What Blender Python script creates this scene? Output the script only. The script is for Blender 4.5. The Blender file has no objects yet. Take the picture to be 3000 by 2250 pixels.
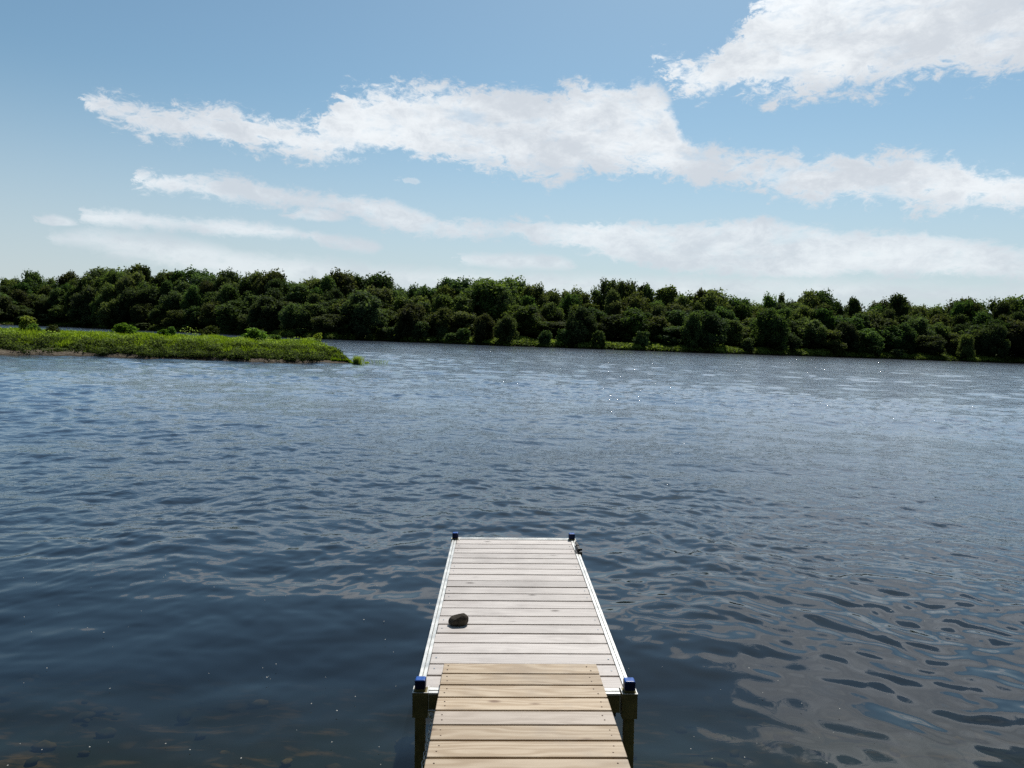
import bpy, bmesh, math, random
import numpy as np
from mathutils import Vector, Matrix, noise as mnoise

R = math.radians
sc = bpy.context.scene
col = sc.collection
random.seed(7)

# ------------------------------------------------------------------ camera
F = 2178.0                      # focal length in pixels of a 3000 px wide frame
CAM_H = 2.65
PITCH = math.atan(133 / F)
ROLL = R(2.1)

def cam_axes(pitch, roll, yaw=0.0):
    f = Vector((math.sin(yaw) * math.cos(pitch), math.cos(yaw) * math.cos(pitch), -math.sin(pitch)))
    r0 = Vector((math.cos(yaw), -math.sin(yaw), 0))
    u0 = r0.cross(f)
    r = math.cos(roll) * r0 + math.sin(roll) * u0
    u = math.cos(roll) * u0 - math.sin(roll) * r0
    return r, u, f

def cam_matrix(pos, pitch, roll, yaw=0.0):
    r, u, f = cam_axes(pitch, roll, yaw)
    m = Matrix(((r.x, u.x, -f.x, pos[0]), (r.y, u.y, -f.y, pos[1]), (r.z, u.z, -f.z, pos[2]), (0, 0, 0, 1)))
    return m

CAMW = cam_matrix((0, 0, CAM_H), PITCH, ROLL)
cd = bpy.data.cameras.new("camera")
cam = bpy.data.objects.new("camera", cd)
col.objects.link(cam)
cam.matrix_world = CAMW
cd.sensor_width = 36
cd.lens = 36 * F / 3000
cd.clip_start = 0.05
cd.clip_end = 6000
sc.camera = cam
CR, CU, CF = cam_axes(PITCH, ROLL)

def ray(px, py):
    return (CF + CR * ((px - 1500) / F) + CU * ((1125 - py) / F)).normalized()

def azel(px, py):
    d = ray(px, py)
    return math.degrees(math.atan2(d.x, d.y)), math.degrees(math.asin(d.z))

def on_plane(px, py, z=0.0):
    d = ray(px, py)
    t = (z - CAM_H) / d.z
    return Vector((d.x * t, d.y * t, z))

def at_range(px, py, rng):          # point on the ray at horizontal distance rng
    d = ray(px, py)
    t = rng / math.hypot(d.x, d.y)
    return Vector((d.x * t, d.y * t, CAM_H + d.z * t))

# the pier stands slightly out of level: its own frame, measured against the same camera
CAMD = cam_matrix((0, 0, 1.985), math.atan(117.5 / F), R(0.7), R(0.97))
DOCK = CAMW @ CAMD.inverted()

# ------------------------------------------------------------------ node helpers
def new_mat(name):
    m = bpy.data.materials.new(name)
    m.use_nodes = True
    nt = m.node_tree
    for n in list(nt.nodes):
        nt.nodes.remove(n)
    return m, nt

class NT:
    def __init__(s, nt):
        s.nt = nt
    def n(s, t, **kw):
        nd = s.nt.nodes.new(t)
        for k, v in kw.items():
            if k == 'inp':
                for i, x in v.items():
                    if isinstance(x, bpy.types.NodeSocket):
                        s.nt.links.new(x, nd.inputs[i])
                    else:
                        nd.inputs[i].default_value = x
            else:
                setattr(nd, k, v)
        return nd
    def math(s, op, a, b=0.0, c=None, clamp=False):
        inp = {0: a, 1: b}
        if c is not None:
            inp[2] = c
        return s.n('ShaderNodeMath', operation=op, use_clamp=clamp, inp=inp).outputs[0]
    def maprange(s, v, a, b, c=0.0, d=1.0, smooth=False):
        return s.n('ShaderNodeMapRange', interpolation_type='SMOOTHSTEP' if smooth else 'LINEAR',
                   inp={0: v, 1: a, 2: b, 3: c, 4: d}).outputs[0]
    def mix(s, fac, a, b, blend='MIX'):
        nd = s.n('ShaderNodeMix', data_type='RGBA', blend_type=blend, clamp_factor=True)
        for i, x in ((0, fac), (6, a), (7, b)):
            if isinstance(x, bpy.types.NodeSocket):
                s.nt.links.new(x, nd.inputs[i])
            else:
                nd.inputs[i].default_value = x if i == 0 else (*x, 1) if len(x) == 3 else x
        return nd.outputs[2]
    def noise(s, vec, scale, detail=3, rough=0.5, dist=0.0, out=0):
        nd = s.n('ShaderNodeTexNoise', inp={'Scale': scale, 'Detail': detail, 'Roughness': rough, 'Distortion': dist})
        if vec is not None:
            s.nt.links.new(vec, nd.inputs['Vector'])
        return nd.outputs[out]
    def mapping(s, vec, scale=(1, 1, 1), loc=(0, 0, 0), rot=(0, 0, 0)):
        nd = s.n('ShaderNodeMapping', inp={1: loc, 2: rot, 3: scale})
        s.nt.links.new(vec, nd.inputs[0])
        return nd.outputs[0]
    def link(s, a, b):
        s.nt.links.new(a, b)

# ------------------------------------------------------------------ sky
SUN_AZ, SUN_EL = 16.0, 52.0
w = bpy.data.worlds.new("World")
sc.world = w
w.use_nodes = True
wn = w.node_tree
for n in list(wn.nodes):
    wn.nodes.remove(n)
W = NT(wn)
sky = W.n('ShaderNodeTexSky', sky_type='NISHITA', sun_disc=False, sun_elevation=R(SUN_EL), sun_rotation=R(SUN_AZ),
          altitude=50, air_density=1.0, dust_density=0.6, ozone_density=1.4)
tc = W.n('ShaderNodeTexCoord').outputs['Generated']
sep = W.n('ShaderNodeSeparateXYZ', inp={0: tc})
dx, dy, dz = sep.outputs
az = W.math('MULTIPLY', W.math('ARCTAN2', dx, dy), 180 / math.pi)
el = W.math('MULTIPLY', W.math('ARCSINE', W.math('MINIMUM', W.math('MAXIMUM', dz, -1.0), 1.0)), 180 / math.pi)
# cloud-layer coordinates: the direction projected to a high plane
cvec = W.n('ShaderNodeVectorMath', operation='SCALE', inp={0: tc, 3: 57.3}).outputs[0]
n_big = W.noise(W.mapping(cvec, (0.075, 0.075, 0.16), (3.1, 1.7, 0), (0, R(8), 0)), 1.0, 3, 0.55)
n_mid = W.noise(W.mapping(cvec, (0.26, 0.26, 0.46), (0.3, 5.7, 0), (0, R(10), 0)), 1.0, 7, 0.68, 0.3)
n_fine = W.noise(W.mapping(cvec, (0.75, 0.75, 1.45), (0, 0, 0), (0, R(14), 0)), 1.0, 6, 0.7, 0.5)
n_streak = W.noise(W.mapping(cvec, (0.35, 0.35, 0.95), (8, 2, 0), (0, R(14), 0)), 1.0, 5, 0.65, 0.3)
# the noise is only a wobble of the outline
wob = W.math('MULTIPLY', W.math('SUBTRACT', n_mid, 0.5), 1.0)
az2 = W.math('ADD', az, W.math('MULTIPLY', W.math('SUBTRACT', n_fine, 0.5), 2.5))
tt = W.maprange(az2, -60.0, 60.0)

def curve_node(pts, key):
    """pts: list of (az, el degrees)"""
    nd = W.n('ShaderNodeFloatCurve')
    c = nd.mapping.curves[0]
    P = sorted(((a + 60) / 120, min(max(e / 90, 0), 1)) for a, e in pts)
    Q = [P[0]]
    for p in P[1:]:
        if p[0] - Q[-1][0] > 0.002:
            Q.append(p)
    if Q[0][0] > 0.01: Q.insert(0, (0.0, Q[0][1]))
    if Q[-1][0] < 0.99: Q.append((1.0, Q[-1][1]))
    while len(c.points) < len(Q):
        c.points.new(0.5, 0.5)
    for i, p in enumerate(Q):
        c.points[i].location = p
        c.points[i].handle_type = 'VECTOR'
    nd.mapping.use_clip = False
    nd.mapping.update()
    W.link(tt, nd.inputs['Value'])
    return W.math('MULTIPLY', nd.outputs[0], 90.0)

def band(top, bot, amp, soft, dens, x_end=None, key=''):
    t = curve_node([azel(*p) for p in top], key)
    b = curve_node([azel(*p) for p in bot], key)
    d = W.math('MINIMUM', W.math('SUBTRACT', t, el), W.math('SUBTRACT', el, b))
    nz = W.math('ADD', W.math('MULTIPLY', W.math('SUBTRACT', n_mid, 0.5 + (0.0 if 3 < amp < 4 else 0.03 if amp > 4 else -0.05)), amp), W.math('MULTIPLY', W.math('SUBTRACT', n_fine, 0.5), amp * 1.05))
    # nothing where the band is thinner than nought
    th = W.maprange(W.math('SUBTRACT', t, b), 0.0, 0.8)
    nz = W.math('SUBTRACT', nz, W.math('MULTIPLY', W.math('SUBTRACT', 1.0, th), 3.0))
    a = W.maprange(W.math('ADD', d, nz), -soft * 0.35, soft, 0.0, dens, True)
    return a

def puff(px, py, wx, wy, dens, amp=0.35):
    a0, e0 = azel(px, py)
    sa, se = wx / F * 57.3 / 2, wy / F * 57.3 / 2
    u = W.math('DIVIDE', W.math('SUBTRACT', az2, a0), sa)
    v = W.math('DIVIDE', W.math('SUBTRACT', el, e0), se)
    # flat below, domed above
    v = W.math('MULTIPLY', v, W.maprange(v, -0.05, 0.05, 1.7, 1.0))
    r2 = W.math('SQRT', W.math('ADD', W.math('MULTIPLY', u, u), W.math('MULTIPLY', v, v)))
    d = W.math('ADD', W.math('SUBTRACT', 1.0, r2), W.math('ADD', W.math('MULTIPLY', W.math('SUBTRACT', n_mid, 0.5), amp * 3), W.math('MULTIPLY', W.math('SUBTRACT', n_fine, 0.5), amp * 3.5)))
    return W.maprange(d, -0.1, 0.5, 0.0, dens, True)

A_top = [(150, 254), (203, 254), (237, 272), (319, 278), (508, 312), (678, 325), (814, 352), (890, 372), (950, 335), (1010, 262), (1098, 254), (1200, 262), (1288, 250), (1458, 243),
         (1600, 262), (1656, 250), (1730, 237), (1907, 250), (1968, 300), (2000, 400), (2110, 434), (2246, 444), (2381, 454), (2585, 450), (2680, 450), (2788, 475), (2951, 502), (3000, 520), (3700, 600)]
A_bot = [(150, 262), (203, 268), (298, 349), (380, 393), (576, 420), (814, 454), (956, 471), (1017, 454), (1153, 451), (1309, 471), (1356, 498), (1492, 515), (1600, 530), (1663, 535),
         (1703, 500), (1873, 519), (2076, 536), (2266, 576), (2517, 600), (2822, 615), (3000, 607), (3300, 600), (3700, 610)]
B_top = [(1870, 165), (1941, 139), (1975, 165), (2076, 175), (2090, 95), (2178, 80), (2205, 10), (2330, -140), (2600, -300), (3000, -430), (3600, -480), (4400, -300)]
B_bot = [(1870, 160), (1893, 170), (1941, 205), (2008, 300), (2063, 300), (2125, 255), (2178, 288), (2293, 300), (2409, 296), (2585, 264), (2788, 232), (2883, 232), (3000, 200), (3400, 100), (4400, -80)]
C_top = [(290, 512), (475, 512), (576, 512), (746, 532), (881, 559), (1051, 580), (1153, 593), (1288, 641), (1500, 647), (1581, 641), (1771, 654), (1975, 661), (2110, 651), (2239, 637),
         (2381, 668), (2585, 685), (2788, 702), (3000, 732), (3700, 800)]
C_bot = [(290, 512), (380, 540), (475, 562), (644, 582), (814, 603), (915, 614), (1017, 634), (1119, 675), (1254, 698), (1500, 698), (1636, 719), (1839, 766), (2042, 800),
         (2314, 812), (2517, 795), (3000, 822), (3700, 860)]
D_top = [(150, 618), (292, 610), (427, 627), (678, 644), (881, 668), (1085, 705), (1268, 744), (1400, 770)]
D_bot = [(150, 620), (285, 662), (542, 675), (712, 698), (881, 698), (1017, 736), (1153, 742), (1268, 748), (1400, 760)]
E_top = [(60, 700), (120, 686), (271, 668), (400, 676), (576, 702), (700, 735), (881, 751), (1153, 778), (1356, 790), (1700, 800), (2300, 812), (3000, 830)]
E_bot = [(60, 702), (120, 712), (271, 738), (500, 790), (800, 835), (1100, 860), (1356, 865), (1700, 870), (2300, 890), (3000, 900)]
I_top = [(1250, 752), (1350, 742), (1500, 739), (1640, 750), (1780, 792), (1900, 800)]
I_bot = [(1250, 752), (1350, 775), (1500, 792), (1700, 793), (1780, 793), (1900, 790)]
masks = [band(A_top, A_bot, 3.9, 0.9, 0.98), band(B_top, B_bot, 5.2, 1.1, 1.0), band(C_top, C_bot, 2.0, 0.6, 0.9),
         band(D_top, D_bot, 1.3, 0.55, 0.82), band(E_top, E_bot, 1.1, 0.9, 0.68), band(I_top, I_bot, 0.9, 0.5, 0.75),
         puff(930, 632, 190, 62, 0.9), puff(168, 651, 92, 34, 0.7), puff(388, 645, 110, 42, 0.6), puff(2290, 838, 42, 22, 0.7), puff(1205, 532, 80, 24, 0.45, 0.8)]
# thin wisps high up and to the sides, outside the frame
hi = W.maprange(el, 30.0, 42.0)
hi_m = W.math('MULTIPLY', hi, W.maprange(W.math('ADD', n_big, W.math('MULTIPLY', n_mid, 0.35)), 0.76, 0.95, 0.0, 0.55, True))
masks.append(hi_m)
m = masks[0]
for k in masks[1:]:
    m = W.math('MAXIMUM', m, k)
# holes and thin places inside the bands
thin = W.maprange(W.math('ADD', W.math('MULTIPLY', n_streak, 0.5), W.math('MULTIPLY', n_mid, 0.5)), 0.36, 0.50, 0.62, 1.0, True)
m = W.math('MULTIPLY', m, thin)
# cloud light: white edges, faint grey bodies
body = W.maprange(W.math('ADD', W.math('MULTIPLY', n_big, 0.5), W.math('ADD', W.math('MULTIPLY', n_mid, 0.45), W.math('MULTIPLY', n_fine, 0.2))), 0.46, 0.68, 0.0, 1.0, True)
ccol = W.mix(body, (0.90, 0.94, 0.97), (0.64, 0.69, 0.75))
SKY_S = 0.10
# forward scattering: cloud lights up towards the sun
ccol = W.n('ShaderNodeVectorMath', operation='SCALE', inp={0: ccol, 3: W.maprange(el, 21.0, 33.0, 1.0, 2.1, True)}).outputs[0]
skyc = W.n('ShaderNodeVectorMath', operation='SCALE', inp={0: sky.outputs[0], 3: SKY_S}).outputs[0]
# grade of the clear sky
skyg = W.mix(1.0, skyc, (0.80, 0.97, 0.93), 'MULTIPLY')
haze = W.maprange(el, -1.0, 18.0, 0.80, 0.0, True)
skyg = W.mix(haze, skyg, (0.58, 0.63, 0.70))
top = W.maprange(el, 24.0, 60.0, 1.0, 0.50)
skyg = W.n('ShaderNodeVectorMath', operation='SCALE', inp={0: skyg, 3: top}).outputs[0]
fade = W.maprange(el, 0.0, 12.0, 0.80, 1.0)
out = W.mix(W.math('MULTIPLY', m, fade), skyg, ccol)
# sky behind the viewer darkened to deepen shade, standing for unseen wooded shore
back = W.math('MULTIPLY', W.maprange(dy, 0.05, -0.35, 0.0, 1.0, True), W.maprange(el, 62.0, 40.0, 0.0, 1.0, True))
out = W.mix(W.math('MULTIPLY', back, 0.88), out, (0.030, 0.042, 0.030))
bg = W.n('ShaderNodeBackground', inp={0: out, 1: 1.0})
wo = W.n('ShaderNodeOutputWorld')
W.link(bg.outputs[0], wo.inputs[0])

sd = bpy.data.lights.new("sun", 'SUN')
sd.energy = 4.2
sd.angle = R(0.5)
sd.color = (1.0, 0.96, 0.89)
so = bpy.data.objects.new("sun", sd)
col.objects.link(so)
sdir = Vector((math.sin(R(SUN_AZ)) * math.cos(R(SUN_EL)), math.cos(R(SUN_AZ)) * math.cos(R(SUN_EL)), math.sin(R(SUN_EL))))
so.rotation_euler = sdir.to_track_quat('Z', 'Y').to_euler()
so.location = (0, 0, 30)

# ------------------------------------------------------------------ object helpers
def tag(o, label=None, cat=None, group=None, kind=None):
    if label: o['label'] = label
    if cat: o['category'] = cat
    if group: o['group'] = group
    if kind: o['kind'] = kind
    return o

def mesh_obj(name, me, mat=None, parent=None):
    o = bpy.data.objects.new(name, me)
    col.objects.link(o)
    if mat is not None and len(me.materials) == 0:
        me.materials.append(mat)
    if parent is not None:
        o.parent = parent
    return o

def empty(name, mw=None):
    o = bpy.data.objects.new(name, None)
    o.empty_display_size = 0.2
    col.objects.link(o)
    if mw is not None:
        o.matrix_world = mw
    return o

def np_mesh(name, verts, quads, attr=None, smooth=False, tris=False):
    k = 3 if tris else 4
    verts = np.asarray(verts, dtype=np.float32)
    quads = np.asarray(quads, dtype=np.int32)
    me = bpy.data.meshes.new(name)
    me.vertices.add(len(verts))
    me.vertices.foreach_set('co', verts.ravel())
    me.loops.add(len(quads) * k)
    me.loops.foreach_set('vertex_index', quads.ravel())
    me.polygons.add(len(quads))
    me.polygons.foreach_set('loop_start', np.arange(0, len(quads) * k, k, dtype=np.int32))
    if attr is not None:
        a = me.attributes.new('tint', 'FLOAT', 'POINT')
        a.data.foreach_set('value', np.asarray(attr, dtype=np.float32))
    me.update(calc_edges=True)
    if smooth:
        me.polygons.foreach_set('use_smooth', np.ones(len(quads), dtype=bool))
    return me

def bm_box(bm, x0, x1, y0, y1, z0, z1, bevel=0.0, seg=1):
    r = bmesh.ops.create_cube(bm, size=1.0)
    vs = r['verts']
    for v in vs:
        v.co = Vector(((x0 + x1) / 2 + v.co.x * (x1 - x0), (y0 + y1) / 2 + v.co.y * (y1 - y0), (z0 + z1) / 2 + v.co.z * (z1 - z0)))
    if bevel > 0:
        es = list({e for v in vs for e in v.link_edges})
        b = bmesh.ops.bevel(bm, geom=es, offset=bevel, segments=seg, affect='EDGES', profile=0.5)
        return list({v for f in b['faces'] for v in f.verts})
    return vs

def bm_obj(name, bm, mat, parent=None, smooth=False):
    me = bpy.data.meshes.new(name)
    bm.to_mesh(me)
    bm.free()
    if smooth:
        for p in me.polygons: p.use_smooth = True
    return mesh_obj(name, me, mat, parent)

# ------------------------------------------------------------------ materials
def wood_mat(name, c_a, c_b, c_knot, rough=0.55, knot_amt=1.0, spec=0.35, ringw=0.30):
    m, nt = new_mat(name)
    N = NT(nt)
    co = N.n('ShaderNodeTexCoord').outputs['Object']
    pl = N.n('ShaderNodeAttribute', attribute_name='tint').outputs['Fac']
    off = N.n('ShaderNodeCombineXYZ', inp={0: N.math('MULTIPLY', pl, 37.0), 1: N.math('MULTIPLY', pl, 11.0), 2: N.math('MULTIPLY', pl, 5.0)}).outputs[0]
    vec = N.n('ShaderNodeVectorMath', operation='ADD', inp={0: co, 1: off}).outputs[0]
    # cathedral grain: rings of a slowly bending log
    warp = N.noise(N.mapping(vec, (0.9, 5, 5)), 1.0, 3, 0.5)
    s = N.n('ShaderNodeSeparateXYZ', inp={0: vec})
    ring = N.math('ADD', N.math('MULTIPLY', s.outputs[1], 14.0), N.math('MULTIPLY', warp, 9.0))
    ring = N.math('SINE', N.math('MULTIPLY', ring, 6.28))
    ring = N.maprange(ring, -1, 1)
    fib = N.noise(N.mapping(vec, (2.2, 90, 30)), 1.0, 4, 0.6)
    blot = N.noise(N.mapping(vec, (1.6, 7, 7)), 1.0, 4, 0.6)
    fac = N.math('ADD', N.math('MULTIPLY', ring, ringw), N.math('ADD', N.math('MULTIPLY', fib, 0.35), N.math('MULTIPLY', blot, 0.45)))
    c = N.mix(N.maprange(fac, 0.36, 0.74), c_a, c_b)
    # knots
    vo = N.n('ShaderNodeTexVoronoi', feature='F1', inp={'Scale': 1.0, 'Randomness': 1.0})
    N.link(N.mapping(vec, (3.0, 6.0, 0.01)), vo.inputs['Vector'])
    kn = N.maprange(vo.outputs['Distance'], 0.03, 0.15, 1.0, 0.0, True)
    ksel = N.math('GREATER_THAN', N.n('ShaderNodeSeparateColor', inp={0: vo.outputs['Color']}).outputs[0], 0.45)
    c = N.mix(N.math('MULTIPLY', N.math('MULTIPLY', kn, ksel), 0.95 * knot_amt), c, c_knot)
    # plank to plank value
    val = N.maprange(N.noise(N.n('ShaderNodeCombineXYZ', inp={0: N.math('MULTIPLY', pl, 91.7)}).outputs[0], 1.0, 1), 0.25, 0.75, 0.72, 1.14)
    c = N.mix(1.0, c, N.n('ShaderNodeCombineColor', inp={0: val, 1: val, 2: val}).outputs[0], 'MULTIPLY')
    stain = N.noise(N.mapping(co, (1, 1, 1)), 2.3, 5, 0.65)
    c = N.mix(N.maprange(stain, 0.50, 0.75, 0.0, 0.42), c, (0.22, 0.19, 0.17))
    b = N.n('ShaderNodeBump', inp={'Strength': 0.30, 'Distance': 0.002, 'Height': N.math('ADD', fib, N.math('MULTIPLY', ring, 0.4))})
    p = N.n('ShaderNodeBsdfPrincipled', inp={'Base Color': c, 'Roughness': rough, 'Specular IOR Level': spec, 'Normal': b.outputs[0]})
    o = N.n('ShaderNodeOutputMaterial')
    N.link(p.outputs[0], o.inputs[0])
    return m

M_deck = wood_mat('weathered_decking', (0.65, 0.595, 0.56), (0.42, 0.37, 0.345), (0.10, 0.07, 0.055), 0.5, 1.0, 0.5, 0.12)
M_ramp = wood_mat('fresh_decking', (0.60, 0.48, 0.345), (0.44, 0.325, 0.21), (0.16, 0.08, 0.04), 0.55, 0.9, 0.4, 0.34)

M_rampgrey = wood_mat('greyed_decking', (0.60, 0.51, 0.43), (0.45, 0.37, 0.30), (0.14, 0.08, 0.05), 0.55, 0.9, 0.4, 0.25)

def simple(name, c, rough=0.5, metal=0.0, nscale=20, namp=0.15, bump=0.0, spec=0.5):
    m, nt = new_mat(name)
    N = NT(nt)
    co = N.n('ShaderNodeTexCoord').outputs['Object']
    n1 = N.noise(co, nscale, 5, 0.6)
    cc = N.mix(N.maprange(n1, 0.3, 0.7), tuple(x * (1 - namp) for x in c), tuple(min(x * (1 + namp), 1) for x in c))
    rr = N.maprange(n1, 0.3, 0.7, max(rough - 0.08, 0.02), rough + 0.08)
    inp = {'Base Color': cc, 'Roughness': rr, 'Metallic': metal, 'Specular IOR Level': spec}
    if bump > 0:
        inp['Normal'] = N.n('ShaderNodeBump', inp={'Strength': bump, 'Distance': 0.01, 'Height': n1}).outputs[0]
    p = N.n('ShaderNodeBsdfPrincipled', inp=inp)
    o = N.n('ShaderNodeOutputMaterial')
    N.link(p.outputs[0], o.inputs[0])
    return m

M_alu = simple('dull_aluminium', (0.62, 0.62, 0.60), 0.42, 0.55, 9, 0.12)
M_post = simple('olive_aluminium', (0.21, 0.175, 0.075), 0.6, 0.0, 12, 0.3, 0, 0.3)
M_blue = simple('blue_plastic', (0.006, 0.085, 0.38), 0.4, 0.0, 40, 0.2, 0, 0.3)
M_capshade = simple('shaded_cap_plastic', (0.004, 0.012, 0.06), 0.5, 0.0, 40, 0.2, 0, 0.2)
M_black = simple('black_rubber', (0.012, 0.012, 0.013), 0.6, 0.0, 60, 0.3)
M_steel = simple('galvanised_steel', (0.7, 0.7, 0.7), 0.28, 0.9, 80, 0.2)
M_screw = simple('rusty_screw', (0.07, 0.035, 0.02), 0.6, 0.3, 200, 0.4)
M_rock = simple('river_stone', (0.060, 0.052, 0.040), 0.85, 0.0, 26, 0.42, 0.5, 0.15)
M_palerock = simple('pale_stone', (0.5, 0.48, 0.44), 0.8, 0.0, 1.5, 0.25, 0.3)
M_yleaf = simple('yellow_leaf', (0.45, 0.36, 0.04), 0.5, 0.0, 60, 0.3)

def leaf_mat(name, dark, light, trans=0.35, hue_var=0.03, val_var=0.35, tcol=None, rough=0.55):
    m, nt = new_mat(name)
    N = NT(nt)
    t = N.n('ShaderNodeAttribute', attribute_name='tint').outputs['Fac']
    rnd = N.n('ShaderNodeObjectInfo').outputs['Random']
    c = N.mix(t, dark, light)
    hsv = N.n('ShaderNodeHueSaturation', inp={'Hue': N.maprange(rnd, 0, 1, 0.5 - hue_var, 0.5 + hue_var * 0.8),
              'Saturation': N.maprange(N.math('FRACT', N.math('MULTIPLY', rnd, 7.3)), 0, 1, 0.80, 1.1),
              'Value': N.maprange(N.math('FRACT', N.math('MULTIPLY', rnd, 3.7)), 0, 1, 1 - val_var, 1 + val_var), 'Color': c})
    c = hsv.outputs[0]
    d = N.n('ShaderNodeBsdfPrincipled', inp={'Base Color': c, 'Roughness': 0.8, 'Specular IOR Level': 0.08})
    tr = N.n('ShaderNodeBsdfTranslucent', inp={'Color': N.mix(1.0, c, tcol or (1.3, 1.35, 0.6), 'MULTIPLY')})
    mx = N.n('ShaderNodeMixShader', inp={0: trans, 1: d.outputs[0], 2: tr.outputs[0]})
    o = N.n('ShaderNodeOutputMaterial')
    N.link(mx.outputs[0], o.inputs[0])
    return m

M_leaf = leaf_mat('forest_leaves', (0.046, 0.072, 0.036), (0.145, 0.205, 0.072), 0.36, 0.045, 0.42)
M_conifer = leaf_mat('conifer_needles', (0.008, 0.016, 0.010), (0.035, 0.065, 0.035), 0.1)
M_shrub = leaf_mat('shore_shrub_leaves', (0.035, 0.06, 0.025), (0.16, 0.24, 0.09), 0.25, 0.02, 0.2)
M_isl = leaf_mat('island_shrub_leaves', (0.05, 0.10, 0.02), (0.17, 0.30, 0.06), 0.5, 0.025, 0.2)
M_bark = simple('bark', (0.09, 0.075, 0.06), 0.9, 0.0, 3, 0.3, 0.4, 0.1)
M_herb = leaf_mat('island_herbs', (0.016, 0.034, 0.007), (0.29, 0.41, 0.07), 0.48, 0.0, 0.0)
M_grass = leaf_mat('island_grass', (0.10, 0.17, 0.02), (0.36, 0.46, 0.09), 0.5, 0.0, 0.0)
M_bankgrass = leaf_mat('bank_grass', (0.03, 0.055, 0.015), (0.26, 0.34, 0.09), 0.4, 0.0, 0.0)

# ------------------------------------------------------------------ far bank: shoreline and terrain
SHORE = [(-1500, 930), (-700, 940), (0, 951), (217, 958.5), (330, 965), (590, 976), (780, 986), (943, 994.5), (1100, 999), (1200, 1003), (1450, 1013), (1700, 1021.5),
         (2050, 1034.5), (2424, 1046), (2660, 1054), (3000, 1066), (3800, 1094), (4800, 1130)]
SKYL = [(-1500, 780), (-600, 800), (0, 811), (70, 816), (99, 799), (149, 815), (209, 801), (323, 790), (398, 788), (480, 797), (567, 794), (620, 804), (671, 797), (711, 812), (796, 797), (865, 818),
        (930, 812), (995, 803), (1060, 815), (1099, 808), (1149, 834), (1223, 842), (1323, 821), (1427, 819), (1497, 822), (1567, 849), (1621, 843), (1721, 852), (1795, 829),
        (1845, 832), (1880, 838), (1944, 845), (2019, 872), (2069, 853), (2135, 880), (2187, 882), (2244, 873), (2277, 876), (2330, 876), (2353, 860), (2410, 860), (2425, 876),
        (2543, 887), (2572, 884), (2619, 870), (2643, 885), (2709, 892), (2766, 885), (2823, 879), (2866, 888), (2951, 876), (2990, 878), (3200, 890), (4000, 905), (4800, 930)]

def interp(tbl, x):
    for (a, ya), (b, yb) in zip(tbl, tbl[1:]):
        if x <= b:
            k = (x - a) / (b - a)
            return ya + (yb - ya) * k
    return tbl[-1][1]

SH = []
for px in np.arange(-1500, 4801, 50):
    p = on_plane(px, interp(SHORE, px))
    SH.append((math.degrees(math.atan2(p.x, p.y)), math.hypot(p.x, p.y)))
SH.sort()
SHA = np.array([a for a, _ in SH]); SHR = np.array([r for _, r in SH])
SHR = np.convolve(np.pad(SHR, 1, mode='edge'), [0.25, 0.5, 0.25], mode='valid')

def shore_r(a):
    return float(np.interp(a, SHA, SHR)) + 2.2 * math.sin(a * 1.9) + 1.4 * math.sin(a * 4.3 + 1)

def bank_z(a, t):
    if t < 0:
        return max(t * 0.22, -2.5)
    z = 0.9 * min(t / 2.0, 1) + 1.3 * min(max(t - 2, 0) / 8.0, 1)
    sl = float(np.interp(a, [-60, -35, -22, -8, 5, 20, 35, 60], [0.10, 0.10, 0.12, 0.07, 0.04, 0.04, 0.05, 0.06]))
    z += sl * min(max(t - 10, 0), 90)
    z += 0.25 * mnoise.noise(Vector((a * 0.8, t * 0.12, 0))) * min(t / 3, 3)
    return z

AZS = np.arange(-66, 66.01, 0.3)
TS = [-25, -12, -6, -3, -1, 0, 0.7, 1.5, 3, 5, 8, 12, 18, 25, 35, 50, 70, 100, 140, 220, 500, 1500]
vs = []
for a in AZS:
    r0 = shore_r(a)
    for t in TS:
        rr = r0 + t
        vs.append((rr * math.sin(R(a)), rr * math.cos(R(a)), bank_z(a, t)))
nt_ = len(TS)
qs = [(i * nt_ + j, (i + 1) * nt_ + j, (i + 1) * nt_ + j + 1, i * nt_ + j + 1) for i in range(len(AZS) - 1) for j in range(nt_ - 1)]
m_bank, nt = new_mat('bank_soil')
N = NT(nt)
geo = N.n('ShaderNodeNewGeometry').outputs['Position']
z_ = N.n('ShaderNodeSeparateXYZ', inp={0: geo}).outputs[2]
nb = N.noise(geo, 0.35, 5, 0.6)
cc = N.mix(N.maprange(N.math('ADD', z_, N.math('MULTIPLY', nb, 0.8)), 0.55, 0.95), (0.075, 0.062, 0.048), (0.045, 0.065, 0.02))
p = N.n('ShaderNodeBsdfPrincipled', inp={'Base Color': cc, 'Roughness': 0.95, 'Specular IOR Level': 0.1})
o_ = N.n('ShaderNodeOutputMaterial'); N.link(p.outputs[0], o_.inputs[0])
fb = mesh_obj('far_bank', np_mesh('far_bank', vs, qs, smooth=True), m_bank)
tag(fb, 'wooded far river bank rising gently behind the water', 'bank', kind='structure')

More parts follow.
